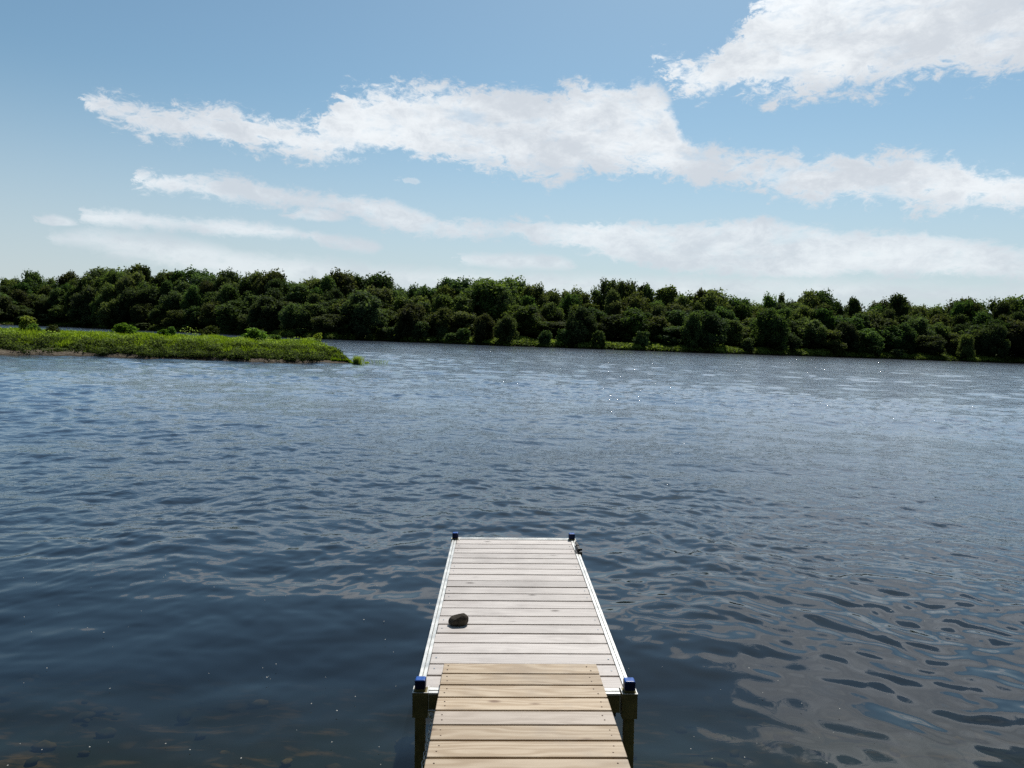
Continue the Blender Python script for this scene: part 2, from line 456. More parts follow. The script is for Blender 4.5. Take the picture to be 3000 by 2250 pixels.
# ------------------------------------------------------------------ leaf clump builders
def leaves(P, Nn, size, tint, rng, spread=0.7, squash=1.0):
    """quads at points P facing roughly along Nn"""
    n = len(P)
    Nn = Nn + rng.normal(0, spread, (n, 3))
    Nn /= np.linalg.norm(Nn, axis=1, keepdims=True) + 1e-9
    a = rng.normal(0, 1, (n, 3))
    U = np.cross(Nn, a); U /= np.linalg.norm(U, axis=1, keepdims=True) + 1e-9
    V = np.cross(Nn, U) * squash
    s = (size * rng.uniform(0.6, 1.4, n))[:, None]
    k1 = rng.uniform(0.5, 1.1, (n, 1)); k2 = rng.uniform(0.5, 1.1, (n, 1))
    vs = np.stack([P - U * s, P - V * s * k1, P + U * s * k2, P + V * s], axis=1).reshape(-1, 3)
    q = np.arange(n * 4).reshape(-1, 4)
    return vs, q, np.repeat(tint, 4)

def sphere_dirs(n, rng):
    d = rng.normal(0, 1, (n, 3))
    return d / np.linalg.norm(d, axis=1, keepdims=True)

def ico_core(cent, rad, rng, tint=0.0):
    bm = bmesh.new()
    bmesh.ops.create_icosphere(bm, subdivisions=1, radius=1.0)
    v = np.array([x.co[:] for x in bm.verts]); f = np.array([[y.index for y in x.verts] for x in bm.faces])
    bm.free()
    v = v * rad * rng.uniform(0.85, 1.1, (len(v), 1)) + cent
    q = np.concatenate([f, f[:, 2:3]], axis=1)
    return v, q

def make_crown(name, seed, shape='round', n_leaf=9000, leaf=0.036, mat=None, core=0.78):
    """crown in a unit tree: height 1, z from ~0.08 to 1"""
    rng = np.random.default_rng(seed)
    lobes = []
    nl = 46 if shape != 'tall' else 36
    for i in range(nl):
        if shape == 'round':
            z = rng.uniform(0.2, 0.88); wr = 0.30 * math.sqrt(max(1 - ((z - 0.52) / 0.5) ** 2, 0.05))
        elif shape == 'tall':
            z = rng.uniform(0.15, 0.92); wr = 0.2 * math.sqrt(max(1 - ((z - 0.5) / 0.52) ** 2, 0.05))
        elif shape == 'spread':
            z = rng.uniform(0.35, 0.88); wr = 0.40 * math.sqrt(max(1 - ((z - 0.6) / 0.4) ** 2, 0.05))
        else:  # skirt: leafy down to the ground
            z = rng.uniform(0.06, 0.86); wr = 0.32 * math.sqrt(max(1 - ((z - 0.35) / 0.62) ** 2, 0.05))
        th = rng.uniform(0, 6.283)
        rr = wr * math.sqrt(rng.uniform(0.15, 1))
        s = rng.uniform(0.055, 0.125) * (1.0 if shape != 'tall' else 0.85)
        lobes.append((np.array([rr * math.cos(th), rr * math.sin(th), min(z, 1 - s * 0.8)]), np.array([s * 0.95, s * 0.95, s * 1.3]), rng.uniform(0.2, 1.0)))
    lobes.append((np.array([0, 0, 0.90]), np.array([0.09, 0.09, 0.09]), 0.7))
    lobes.append((np.array([0, 0, 0.55]), np.array([0.18, 0.18, 0.30]), 0.3))
    tot = sum(l[1][0] ** 1.6 for l in lobes)
    VS, QS, TS_ = [], [], []
    off = 0
    for cpt, rad, tn in lobes:
        n = int(n_leaf * rad[0] ** 1.6 / tot)
        d = sphere_dirs(n, rng)
        # ragged: radius varies with direction
        ph = rng.uniform(0, 6.28, 3)
        rg = 1 + 0.16 * np.sin(4 * d[:, 0] + ph[0]) + 0.14 * np.sin(5 * d[:, 1] + ph[1]) + 0.1 * np.sin(6 * d[:, 2] + ph[2]) + np.abs(rng.normal(0, 0.20, n)) - 0.06
        P = cpt + d * rad * rg[:, None]
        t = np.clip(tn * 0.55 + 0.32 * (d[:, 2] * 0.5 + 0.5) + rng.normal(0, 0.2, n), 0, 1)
        v, q, tt_ = leaves(P, d * np.array([1, 1, 1.0]), leaf * 0.5, t, rng, 1.0)
        VS.append(v); QS.append(q + off); TS_.append(tt_); off += len(v)
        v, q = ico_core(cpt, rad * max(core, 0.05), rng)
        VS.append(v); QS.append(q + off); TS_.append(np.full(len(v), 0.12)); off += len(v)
    VS = np.concatenate(VS); 
    QS = np.concatenate(QS)
    # triangles were padded to quads: split them cleanly
    me = bpy.data.meshes.new(name)
    quad = QS[:, 2] != QS[:, 3]
    faces = [tuple(q) for q in QS[quad]] + [tuple(q[:3]) for q in QS[~quad]]
    me.from_pydata(VS.tolist(), [], faces)
    a = me.attributes.new('tint', 'FLOAT', 'POINT')
    a.data.foreach_set('value', np.concatenate(TS_).astype(np.float32))
    me.materials.append(mat or M_leaf)
    return me

def make_conifer(name, seed, mat):
    rng = np.random.default_rng(seed)
    VS, QS, TT, off = [], [], [], 0
    for k in range(24):
        z = 0.12 + 0.86 * (k / 23)
        w_ = 0.16 * (1 - (k / 24)) ** 0.8 + 0.012
        nb = int(7 * (1 - k / 30)) + 2
        for b in range(nb):
            th = rng.uniform(0, 6.28); L = w_ * rng.uniform(0.65, 1.15)
            n = max(int(600 * L), 14)
            u = rng.uniform(0.1, 1, n)
            P = np.stack([u * L * math.cos(th), u * L * math.sin(th), z - 0.04 * u + 0 * u], axis=1) + rng.normal(0, 0.008, (n, 3))
            v, q, t = leaves(P, np.tile([0, 0, 1.0], (n, 1)), 0.014, np.clip(rng.normal(0.5, 0.25, n), 0, 1), rng, 0.6)
            VS.append(v); QS.append(q + off); TT.append(t); off += len(v)
    me = np_mesh(name, np.concatenate(VS), np.concatenate(QS), np.concatenate(TT))
    me.materials.append(mat)
    return me

def make_trunk(name, seed, h=0.75, r=0.018):
    rng = random.Random(seed)
    bm = bmesh.new()
    def tube(pts, radii, seg=6):
        rings = []
        for i, p_ in enumerate(pts):
            d = (pts[min(i + 1, len(pts) - 1)] - pts[max(i - 1, 0)]).normalized()
            a = d.orthogonal().normalized(); b = d.cross(a)
            rings.append([bm.verts.new(p_ + (a * math.cos(6.283 * k / seg) + b * math.sin(6.283 * k / seg)) * radii[i]) for k in range(seg)])
        for i in range(len(rings) - 1):
            for k in range(seg):
                bm.faces.new((rings[i][k], rings[i][(k + 1) % seg], rings[i + 1][(k + 1) % seg], rings[i + 1][k]))
    pts = [Vector((rng.uniform(-1, 1) * 0.012 * i, rng.uniform(-1, 1) * 0.012 * i, -0.03 + (h + 0.03) * i / 5)) for i in range(6)]
    tube(pts, [r * (1.25 - 0.2 * i) for i in range(6)])
    for k in range(7):
        b = pts[rng.randint(1, 4)]
        th = rng.uniform(0, 6.28); L = rng.uniform(0.12, 0.26)
        tube([b, b + Vector((math.cos(th) * L * 0.5, math.sin(th) * L * 0.5, L * 0.35)), b + Vector((math.cos(th) * L, math.sin(th) * L, L * 0.9))], [r * 0.5, r * 0.32, r * 0.1], 5)
    me = bpy.data.meshes.new(name)
    bm.to_mesh(me); bm.free()
    me.materials.append(M_bark)
    return me

CROWNS = {
    'round': [make_crown('crown', s, 'round') for s in (11, 12, 13)],
    'tall': [make_crown('crown', s, 'tall', 7000) for s in (21, 22)],
    'spread': [make_crown('crown', s, 'spread') for s in (31,)],
    'skirt': [make_crown('crown', s, 'skirt', 9500) for s in (41, 42, 43)],
    'conifer': [make_conifer('crown', 51, M_conifer)],
}
TRUNKS = [make_trunk('trunk', s) for s in (1, 2, 3)]
n_tree = 0

def tree(px, t, top_y, shape, label, group=None, width=None, name='broadleaf_tree', cat='tree', rnd=random):
    """a tree at pixel column px, t metres behind the shoreline, its top at picture height top_y"""
    global n_tree
    a, _ = azel(px, interp(SHORE, px))
    r = shore_r(a) + t
    g = bank_z(a, t)
    top = at_range(px, top_y, r)
    h = max(top.z - g, 1.5)
    root = empty(name)
    root.location = (r * math.sin(R(a)), r * math.cos(R(a)), g)
    sw = (width / 0.62) if width else h * rnd.uniform(0.85, 1.15)
    root.scale = (sw, sw, h * 1.02)
    root.rotation_euler = (0, 0, rnd.uniform(0, 6.28))
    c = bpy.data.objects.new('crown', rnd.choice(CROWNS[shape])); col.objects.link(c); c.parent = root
    k = bpy.data.objects.new('trunk', rnd.choice(TRUNKS)); col.objects.link(k); k.parent = root
    tag(root, label, cat, group)
    n_tree += 1
    return root

TR = random.Random(5)
# trees that stand out, each with its own label: (px, metres back, top y, shape, width m, label)
STAND = [
    (99, 62, 797, 'round', 10, 'dark rounded tree rising alone above the hill at the far left skyline'),
    (209, 70, 800, 'round', 13, 'broad tree on the shoulder of the hill right of the lone rounded tree'),
    (323, 75, 787, 'spread', 18, 'wide low domed tree on top of the hill at left'),
    (398, 72, 782, 'tall', 12, 'dark ragged tall tree, highest point of the left hill skyline'),
    (430, 72, 786, 'tall', 9, 'narrow dark tree just right of the highest tree on the left hill'),
    (500, 66, 796, 'round', 11, 'round dark tree on the left skyline right of the hilltop trees'),
    (567, 68, 791, 'spread', 14, 'flat-topped spreading tree on the skyline above the island shrubs'),
    (671, 64, 795, 'round', 11, 'domed skyline tree left of a dip in the treetops above the island'),
    (745, 60, 800, 'round', 10, 'dark tree at the left end of the clump right of the skyline dip'),
    (796, 58, 795, 'round', 12, 'tallest tree of the dark clump above the right half of the island'),
    (995, 56, 799, 'round', 12, 'dark tall tree at the left shoulder of the middle skyline'),
    (1048, 54, 813, 'tall', 6, 'thin pointed tree between two tall dark trees of the middle skyline'),
    (1099, 56, 804, 'round', 13, 'dark broad tree above the pale round tree by the water'),
    (1232, 48, 838, 'spread', 7, 'small flat-topped tree in the dip of the middle skyline'),
    (1277, 52, 827, 'conifer', 6, 'bluish conifer tip in the dip of the middle skyline'),
    (1323, 50, 818, 'round', 13, 'dark rounded tree just right of the conifer tip'),
    (1427, 40, 817, 'skirt', 19, 'large broad domed tree in the middle of the far forest'),
    (1497, 52, 820, 'round', 12, 'dark tree peeping over the right shoulder of the large domed tree'),
    (1560, 46, 838, 'round', 8, 'small dark tree at the start of the lower skyline right of centre'),
    (1775, 55, 823, 'round', 8, 'open-topped oak-like tree, left one of a pair above the right middle skyline'),
    (1822, 55, 827, 'round', 9, 'open-topped oak-like tree, right one of a pair above the right middle skyline'),
    (1880, 60, 836, 'tall', 7, 'small greyish tree sticking up right of the oak-like pair'),
    (1914, 50, 855, 'conifer', 4, 'tiny spruce tip on the skyline right of the greyish tree'),
    (1948, 46, 843, 'tall', 11, 'upright tree forming a peak left of a notch in the skyline'),
    (2042, 46, 856, 'tall', 6, 'slim dark tree right of the skyline notch'),
    (2078, 44, 851, 'round', 13, 'light green bushy-topped tree right of the skyline notch'),
    (2150, 44, 875, 'round', 9, 'low rounded treetop between the bushy-topped tree and the small far trees'),
    (2244, 60, 867, 'round', 7, 'small round tree standing free on the skyline, left one of two'),
    (2277, 60, 868, 'tall', 5, 'slim pointed tree standing free on the skyline beside the small round tree'),
    (2362, 58, 855, 'round', 10, 'dark tall tree, left half of the highest clump on the right skyline'),
    (2398, 58, 854, 'round', 10, 'dark tall tree, right half of the highest clump on the right skyline'),
    (2490, 54, 874, 'tall', 6, 'small grey-green tree right of the highest right-hand clump'),
    (2572, 60, 882, 'spread', 7, 'small flat tree on the low part of the right skyline'),
    (2619, 46, 866, 'tall', 10, 'dark column-like tree standing higher than its neighbours near the right edge'),
    (2823, 60, 877, 'round', 13, 'broad dark tree on the right skyline short of the corner hill'),
    (2925, 64, 880, 'round', 11, 'left one of the two dark trees crowning the hill at the right edge'),
    (2965, 64, 874, 'round', 12, 'right one of the two dark trees crowning the hill at the right edge'),
    # front row
    (1066, 5, 856, 'skirt', 14.5, 'pale green round tree standing forward at the water right of the island tip'),
    (1205, 9, 890, 'skirt', 10, 'grey-green bushy tree behind the low shore shrubs left of centre'),
    (1293, 8, 905, 'skirt', 9, 'dense mid-height tree over the reed bank left of centre'),
    (1417, 4, 920, 'skirt', 6.6, 'small light green tree leaning over the bank below the large domed tree'),
    (1482, 4, 928, 'skirt', 7.4, 'small light green bushy tree right of the leaning one below the domed tree'),
    (1700, 9, 900, 'skirt', 9, 'rounded tree behind the long green bank strip'),
    (2030, 4, 918, 'skirt', 7.5, 'pale ragged small tree at the right end of the green bank strip'),
    (2060, 8, 912, 'skirt', 15, 'big round tree with a pale crown standing forward right of the bank strip'),
    (2250, 10, 905, 'skirt', 11, 'yellowish tree with drooping pale branches right of the big round tree'),
    (2640, 11, 948, 'skirt', 9, 'dim grey-green small tree beside the bright shore patch at right'),
    (2828, 4, 980, 'skirt', 6, 'small yellow-green tree lit in front of the dark wood at right'),
    (340, 8, 880, 'skirt', 13, 'flat-layered light green tree on the far shore above the bright island bush'),
    (790, 8, 870, 'skirt', 13, 'grey-green tree with pale layered branches behind the right half of the island'),
]
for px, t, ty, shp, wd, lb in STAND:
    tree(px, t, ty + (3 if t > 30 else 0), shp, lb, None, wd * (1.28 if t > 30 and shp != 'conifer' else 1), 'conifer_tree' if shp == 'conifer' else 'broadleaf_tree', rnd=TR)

def section(px):
    return ('left', 'behind the green island') if px < 900 else ('middle', 'straight beyond the pier') if px < 2000 else ('right', 'in the right third')

rows = [  # (metres back, spacing px, lowest and highest share of the drop from skyline to shore, shapes, word)
    (9, 58, 0.34, 0.60, ('skirt', 'skirt', 'round'), 'front'),
    (19, 60, 0.20, 0.42, ('skirt', 'tall', 'tall', 'round'), 'second'),
    (33, 62, 0.09, 0.26, ('round', 'tall', 'tall', 'skirt'), 'third'),
    (50, 64, 0.03, 0.13, ('round', 'round', 'tall'), 'rear'),
    (68, 60, 0.00, 0.07, ('round', 'round', 'spread'), 'skyline'),
]
for t0, sp, lo, hi_, shapes, word in rows:
    x = -260 + TR.uniform(0, sp)
    while x < 3260:
        sy, by = interp(SKYL, x), interp(SHORE, x)
        near = [s for s in STAND if abs(s[0] - x) < 22 and abs(s[1] - t0) < 9]
        if not near:
            fr = TR.uniform(lo, hi_)
            if x < 900:
                fr = lo * 1.15 + (fr - lo)
            sec, where = section(x)
            ty = sy + 3 + fr * (by - sy)
            d_ = 250 if x > 900 else 340
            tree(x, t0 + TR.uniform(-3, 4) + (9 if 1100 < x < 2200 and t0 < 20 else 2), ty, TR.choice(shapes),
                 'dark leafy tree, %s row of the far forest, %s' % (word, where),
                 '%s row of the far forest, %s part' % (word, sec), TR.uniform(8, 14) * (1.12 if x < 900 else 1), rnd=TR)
        x += sp * TR.uniform(0.75, 1.25)

# shore shrubs: (px, top y, width m, shape, label)
SHRUB = make_crown('foliage', 71, 'skirt', 2200, 0.085, M_shrub), make_crown('foliage', 72, 'skirt', 2200, 0.085, M_shrub), make_crown('foliage', 73, 'round', 2200, 0.09, M_shrub)
STEM = make_trunk('stem', 9, 0.6, 0.02)
SHR_ = [(139, 921, 9, 'pale bush on the far shore above the yellowish island sapling'),
        (262, 928, 7, 'pale low bush on the far shore left of the bright island bush'),
        (60, 926, 7, 'dim low bush on the far shore at the left edge'),
        (420, 946, 6, 'dim bush at the far waterline above the middle of the island'),
        (560, 950, 7, 'dark bush at the far waterline between two island bushes'),
        (880, 962, 5, 'small dim bush at the far waterline above the yellowish island shrub'),
        (1010, 950, 3.2, 'thin small bush at the water left of the pale round tree'),
        (1122, 962, 5, 'low bush at the foot of the pale round tree, right side'),
        (1150, 958, 4.5, 'pale low bush between the pale round tree and the pointed bush'),
        (1177, 934, 4.6, 'pointed upright bush on the shore left of centre'),
        (1232, 943, 5.5, 'pale airy bush right of the pointed upright bush'),
        (1293, 955, 4.0, 'small pale bush over the green bank left of centre'),
        (1358, 961, 4.4, 'small cone-shaped bush at the edge of the water below the domed tree'),
        (1325, 975, 4.4, 'low round bush left of the cone-shaped bush'),
        (1600, 968, 4.5, 'small dim bush left of the long green bank strip'),
        (1650, 964, 4.6, 'pale round bush at the left end of the long green bank strip'),
        (1690, 940, 6.0, 'light airy bush behind the long green bank strip'),
        (1752, 968, 4.0, 'small pale bush low over the long green bank strip'),
        (1880, 972, 5.0, 'dim bush behind the right part of the green bank strip'),
        (2190, 990, 4.5, 'small dim bush at the water right of the big round tree'),
        (2440, 1004, 4.0, 'small bush at the water below the highest right-hand clump'),
        (2560, 1012, 4.0, 'small dim bush left of the bright shore patch'),
        (2625, 1022, 4.6, 'bright yellow-green bush at the water near the right edge')]
for px, ty, wd, lb in SHR_:
    a, _ = azel(px, interp(SHORE, px))
    t = TR.uniform(1.5, 4)
    r = shore_r(a) + t
    g = bank_z(a, t)
    h = max(at_range(px, ty, r).z - g, 1.2)
    root = empty('shore_bush'); root.location = (r * math.sin(R(a)), r * math.cos(R(a)), g)
    root.scale = (wd / 0.64, wd / 0.64, h); root.rotation_euler = (0, 0, TR.uniform(0, 6))
    c = bpy.data.objects.new('foliage', TR.choice(SHRUB)); col.objects.link(c); c.parent = root
    c = bpy.data.objects.new('stem', STEM); col.objects.link(c); c.parent = root
    tag(root, lb, 'bush', 'bushes along the far shore')

# undergrowth and grass of the far bank
def patch_noise(x, y, s, z=0.0):
    return mnoise.noise(Vector((x * s, y * s, z)))

rng = np.random.default_rng(3)
P, Tn = [], []
for i in range(60000):
    a = rng.uniform(-41, 41)
    r0 = shore_r(a)
    t = rng.uniform(0.3, 9.0) if rng.random() < 0.8 else rng.uniform(5, 16)
    pz = bank_z(a, t)
    k = patch_noise(a, t * 0.2, 0.45, 4.0)
    pxx = 1500 + math.tan(R(a)) * F
    win = any(lo_ < pxx < hi2 for lo_, hi2 in ((950, 1015), (1140, 1470), (1595, 1885), (1905, 2195), (2600, 2650)))
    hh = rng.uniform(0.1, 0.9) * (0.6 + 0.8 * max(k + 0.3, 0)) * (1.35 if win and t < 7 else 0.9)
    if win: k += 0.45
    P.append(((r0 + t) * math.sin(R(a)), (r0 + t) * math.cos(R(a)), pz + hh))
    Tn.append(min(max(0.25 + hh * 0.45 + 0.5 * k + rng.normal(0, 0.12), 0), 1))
P = np.array(P)
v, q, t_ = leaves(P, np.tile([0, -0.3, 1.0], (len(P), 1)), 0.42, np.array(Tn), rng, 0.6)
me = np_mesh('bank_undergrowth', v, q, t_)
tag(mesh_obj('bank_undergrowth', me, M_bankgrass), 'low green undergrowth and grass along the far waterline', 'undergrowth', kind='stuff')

def stone_mesh(name, seed, dims, mat, sub=3, rough=0.12, flat=None):
    bm = bmesh.new()
    bmesh.ops.create_icosphere(bm, subdivisions=sub, radius=1.0)
    o = Vector((seed * 3.1, seed * 1.7, 0))
    for v_ in bm.verts:
        d = v_.co.normalized()
        k = 1 + rough * 2 * mnoise.noise(d * 1.1 + o) + rough * 0.7 * mnoise.noise(d * 2.7 + o)
        v_.co = Vector((d.x * dims[0] * k, d.y * dims[1] * k, d.z * dims[2] * k))
        if v_.co.z < -dims[2] * 0.55: v_.co.z = -dims[2] * 0.55
    for f in bm.faces: f.smooth = True
    me_ = bpy.data.meshes.new(name); bm.to_mesh(me_); bm.free()
    me_.materials.append(mat)
    return me_

for px, py, s, lb in ((645, 974.5, (1.5, 0.8, 0.55), 'pale boulder in the channel behind the olive island bush'),
                      (1232, 1001.5, (3.0, 0.9, 0.35), 'flat pale rock at the far waterline left of centre'),
                      (1262, 1003.0, (1.4, 0.7, 0.3), 'small pale rock just right of the flat rock at the far waterline')):
    p_ = on_plane(px, py, 0.0)
    o = mesh_obj('rock', stone_mesh('rock', px, s, M_palerock)); o.location = p_ + Vector((0, 0, s[2] * 0.35))
    tag(o, lb, 'rock')

# ------------------------------------------------------------------ island
IS_F = [(-1600, 1041), (-900, 1041), (0, 1040.5), (81, 1041), (244, 1044), (353, 1048), (434, 1052), (600, 1054), (658, 1059), (794, 1063), (930, 1064.5), (1038, 1065.5), (1052, 1063)]
IS_B = [(-1600, 120), (-900, 112), (0, 104), (300, 101), (600, 97), (848, 90), (943, 77), (984, 70), (1011, 67), (1038, 65.2), (1052, 64.2)]   # range of the far edge in metres
IS_H = [(-1600, 1.45), (0, 1.45), (900, 1.42), (943, 1.36), (984, 1.12), (1011, 0.74), (1038, 0.34), (1052, 0.0)]
ia, irf, irb, ih = [], [], [], []
for px in list(np.arange(-1600, 900, 12)) + list(np.arange(900, 1053, 4)):
    p_ = on_plane(px, interp(IS_F, px))
    a = math.degrees(math.atan2(p_.x, p_.y))
    ia.append(a); irf.append(math.hypot(p_.x, p_.y) + 0.5 * mnoise.noise(Vector((a * 0.9, 0, 0)))); irb.append(interp(IS_B, px)); ih.append(interp(IS_H, px))
ia, irf, irb, ih = map(np.array, (ia, irf, irb, ih))

def sst(x, a, b):
    x = min(max((x - a) / (b - a), 0), 1)
    return x * x * (3 - 2 * x)

def isl_z(a, r):
    f, b, h = (float(np.interp(a, ia, q_)) for q_ in (irf, irb, ih))
    if a > ia[-1]: return -0.6
    t = r - f; u = b - r
    if t < 0 or u < 0:
        return -0.18 * min(abs(min(t, u)), 6)
    half = max((b - f) / 2, 0.2)
    wid = min(5.0, half)
    kf = 0.20 * min(t / 0.7, 1) + 0.80 * sst(t, 0.8 + 1.0 * mnoise.noise(Vector((a * 0.6, 7, 0))), wid + 1.6)
    kb = sst(u, 0, min(7.0, half))
    z = h * min(kf, kb)
    z += 0.20 * mnoise.noise(Vector((a * 0.9, r * 0.16, 2))) * min(t, 2, u) * 0.5 * (h / 1.45)
    return z

vs, cols_ = [], list(np.arange(-62, -20, 1.0)) + list(np.arange(-20, -8, 1.0))
cols_ = sorted(set([round(float(x), 3) for x in list(np.arange(ia[0], -37, 0.6)) + list(np.arange(-37, ia[-1] + 0.6, 0.12))]))
tv = np.concatenate([[-0.12, -0.06, -0.02], np.linspace(0, 0.2, 26), np.linspace(0.22, 1, 26), [1.03, 1.1]])
for a in cols_:
    f, b = float(np.interp(a, ia, irf)), float(np.interp(a, ia, irb))
    span = max(b - f, 1.2)
    for t in tv:
        r = f + t * span
        vs.append((r * math.sin(R(a)), r * math.cos(R(a)), isl_z(a, r)))
n2 = len(tv)
qs = [(i * n2 + j, (i + 1) * n2 + j, (i + 1) * n2 + j + 1, i * n2 + j + 1) for i in range(len(cols_) - 1) for j in range(n2 - 1)]
m_is, nt = new_mat('island_soil')
N = NT(nt)
geo = N.n('ShaderNodeNewGeometry').outputs['Position']
z_ = N.n('ShaderNodeSeparateXYZ', inp={0: geo}).outputs[2]
nb = N.noise(geo, 1.3, 6, 0.65)
nc = N.noise(geo, 6.0, 5, 0.7)
mud = N.mix(N.maprange(nc, 0.35, 0.65), (0.075, 0.058, 0.042), (0.22, 0.185, 0.145))
mud = N.mix(N.maprange(z_, 0.02, 0.12, 0.75, 0.0), mud, (0.03, 0.026, 0.018))
cc = N.mix(N.maprange(N.math('ADD', z_, N.math('MULTIPLY', nb, 0.9)), 0.75, 1.05), mud, (0.075, 0.12, 0.025))
bp = N.n('ShaderNodeBump', inp={'Strength': 0.8, 'Distance': 0.15, 'Height': nc})
p = N.n('ShaderNodeBsdfPrincipled', inp={'Base Color': cc, 'Roughness': 0.95, 'Specular IOR Level': 0.1, 'Normal': bp.outputs[0]})
o_ = N.n('ShaderNodeOutputMaterial'); N.link(p.outputs[0], o_.inputs[0])
isl = mesh_obj('island', np_mesh('island', vs, qs, smooth=True), m_is)
tag(isl, 'low flat island with a muddy edge in the river at left', 'island', kind='structure')

# island herbs: domed leafy clumps on the bank
rng = np.random.default_rng(8)
PP, NNn, TT = [], [], []
cnt = 0
while cnt < 4200:
    a = rng.uniform(-37.5, ia[-1] - 0.02)
    f, b, h = (float(np.interp(a, ia, q_)) for q_ in (irf, irb, ih))
    t = rng.uniform(0.35, 9.0)
    if t > (b - f) - 0.3: continue
    r = f + t
    z = isl_z(a, r)
    bare = mnoise.noise(Vector((a * 0.7, 3.3, 0))) + 0.35 * mnoise.noise(Vector((a * 3, t, 0)))
    lim = 0.3 + (1.5 if a < -20 else 0.8) * max(bare, 0) * 2.2 + (1.3 if a < -29 else 0)
    if t < lim and rng.random() > 0.06: continue
    k = mnoise.noise(Vector((a * 1.6, t * 0.7, 1)))
    R_ = rng.uniform(0.14, 0.40) * (1 + 0.9 * k) * (1.5 if rng.random() < 0.08 else 1)
    R_ *= min(1.0, 0.35 + h / 2.0)
    if t > 5.0:
        if rng.random() < 0.55: continue
        R_ *= 0.6
        if rng.random() < 0.05: R_ *= 2.4
    n = int(34 * (R_ / 0.3) ** 1.5) + 3
    d = sphere_dirs(n, rng); d[:, 2] = np.abs(d[:, 2])
    c0 = np.array([r * math.sin(R(a)), r * math.cos(R(a)), z + 0.02])
    PP.append(c0 + d * np.array([R_ * rng.uniform(0.8, 1.6), R_, R_ * rng.uniform(0.6, 1.2)]) * rng.uniform(0.35, 1.15, (n, 1)))
    NNn.append(d + np.array([0, 0, 0.5]))
    base = (0.45 if t < 4.6 else 1.0) * ((0.02 if mnoise.noise(Vector((a * 2.6, t * 1.1, 5))) < -0.1 and t < 6 else 0.22) + 0.75 * (k + 0.3) + 0.5 * min(t / 6, 1) + (0.1 if rng.random() < 0.2 else 0))  # shade painted into tint: bank face, gaps and clump bottoms darkened
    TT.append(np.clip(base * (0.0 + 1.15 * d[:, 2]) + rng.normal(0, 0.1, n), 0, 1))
    cnt += 1
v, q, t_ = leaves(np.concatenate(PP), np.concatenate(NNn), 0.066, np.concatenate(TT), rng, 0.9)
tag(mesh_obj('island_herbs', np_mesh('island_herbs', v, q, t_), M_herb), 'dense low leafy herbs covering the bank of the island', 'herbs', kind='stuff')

# island grass: blades
n = 120000
V, Q, T3 = [], [], []
i = 0
aa = rng.uniform(-37.8, ia[-1] - 0.02, n)
for a in aa:
    f, b, h = (float(np.interp(a, ia, q_)) for q_ in (irf, irb, ih))
    t = rng.uniform(0, 1) ** 1.3 * (b - f - 1.0) + 2.8 - (2.2 if a > ia[-1] - 2.0 else 0)
    if t > b - f - 0.3: continue
    r = f + t
    z = isl_z(a, r)
    k = mnoise.noise(Vector((a * 0.8, t * 0.25, 9)))
    hh = rng.uniform(0.14, 0.38) * (1 + 0.6 * k) * min(1.0, 0.3 + h / 2.0) * (1.35 if k > 0.15 and rng.random() < 0.06 else 1)
    wv = 0.035 + 0.0005 * r
    th = rng.uniform(0, 6.28)
    x0, y0 = r * math.sin(R(a)), r * math.cos(R(a))
    lx, ly = rng.normal(0, 0.09), rng.normal(0, 0.09)
    c_, s_ = math.cos(th) * wv, math.sin(th) * wv
    V += [(x0 - c_, y0 - s_, z), (x0 + c_, y0 + s_, z), (x0 + lx, y0 + ly, z + hh)]
    Q.append((i, i + 1, i + 2)); i += 3
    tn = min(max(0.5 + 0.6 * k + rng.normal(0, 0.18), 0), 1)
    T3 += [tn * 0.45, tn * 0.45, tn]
tag(mesh_obj('island_grass', np_mesh('island_grass', V, Q, T3, tris=True), M_grass), 'bright green grass on the flat top of the island', 'grass', kind='stuff')

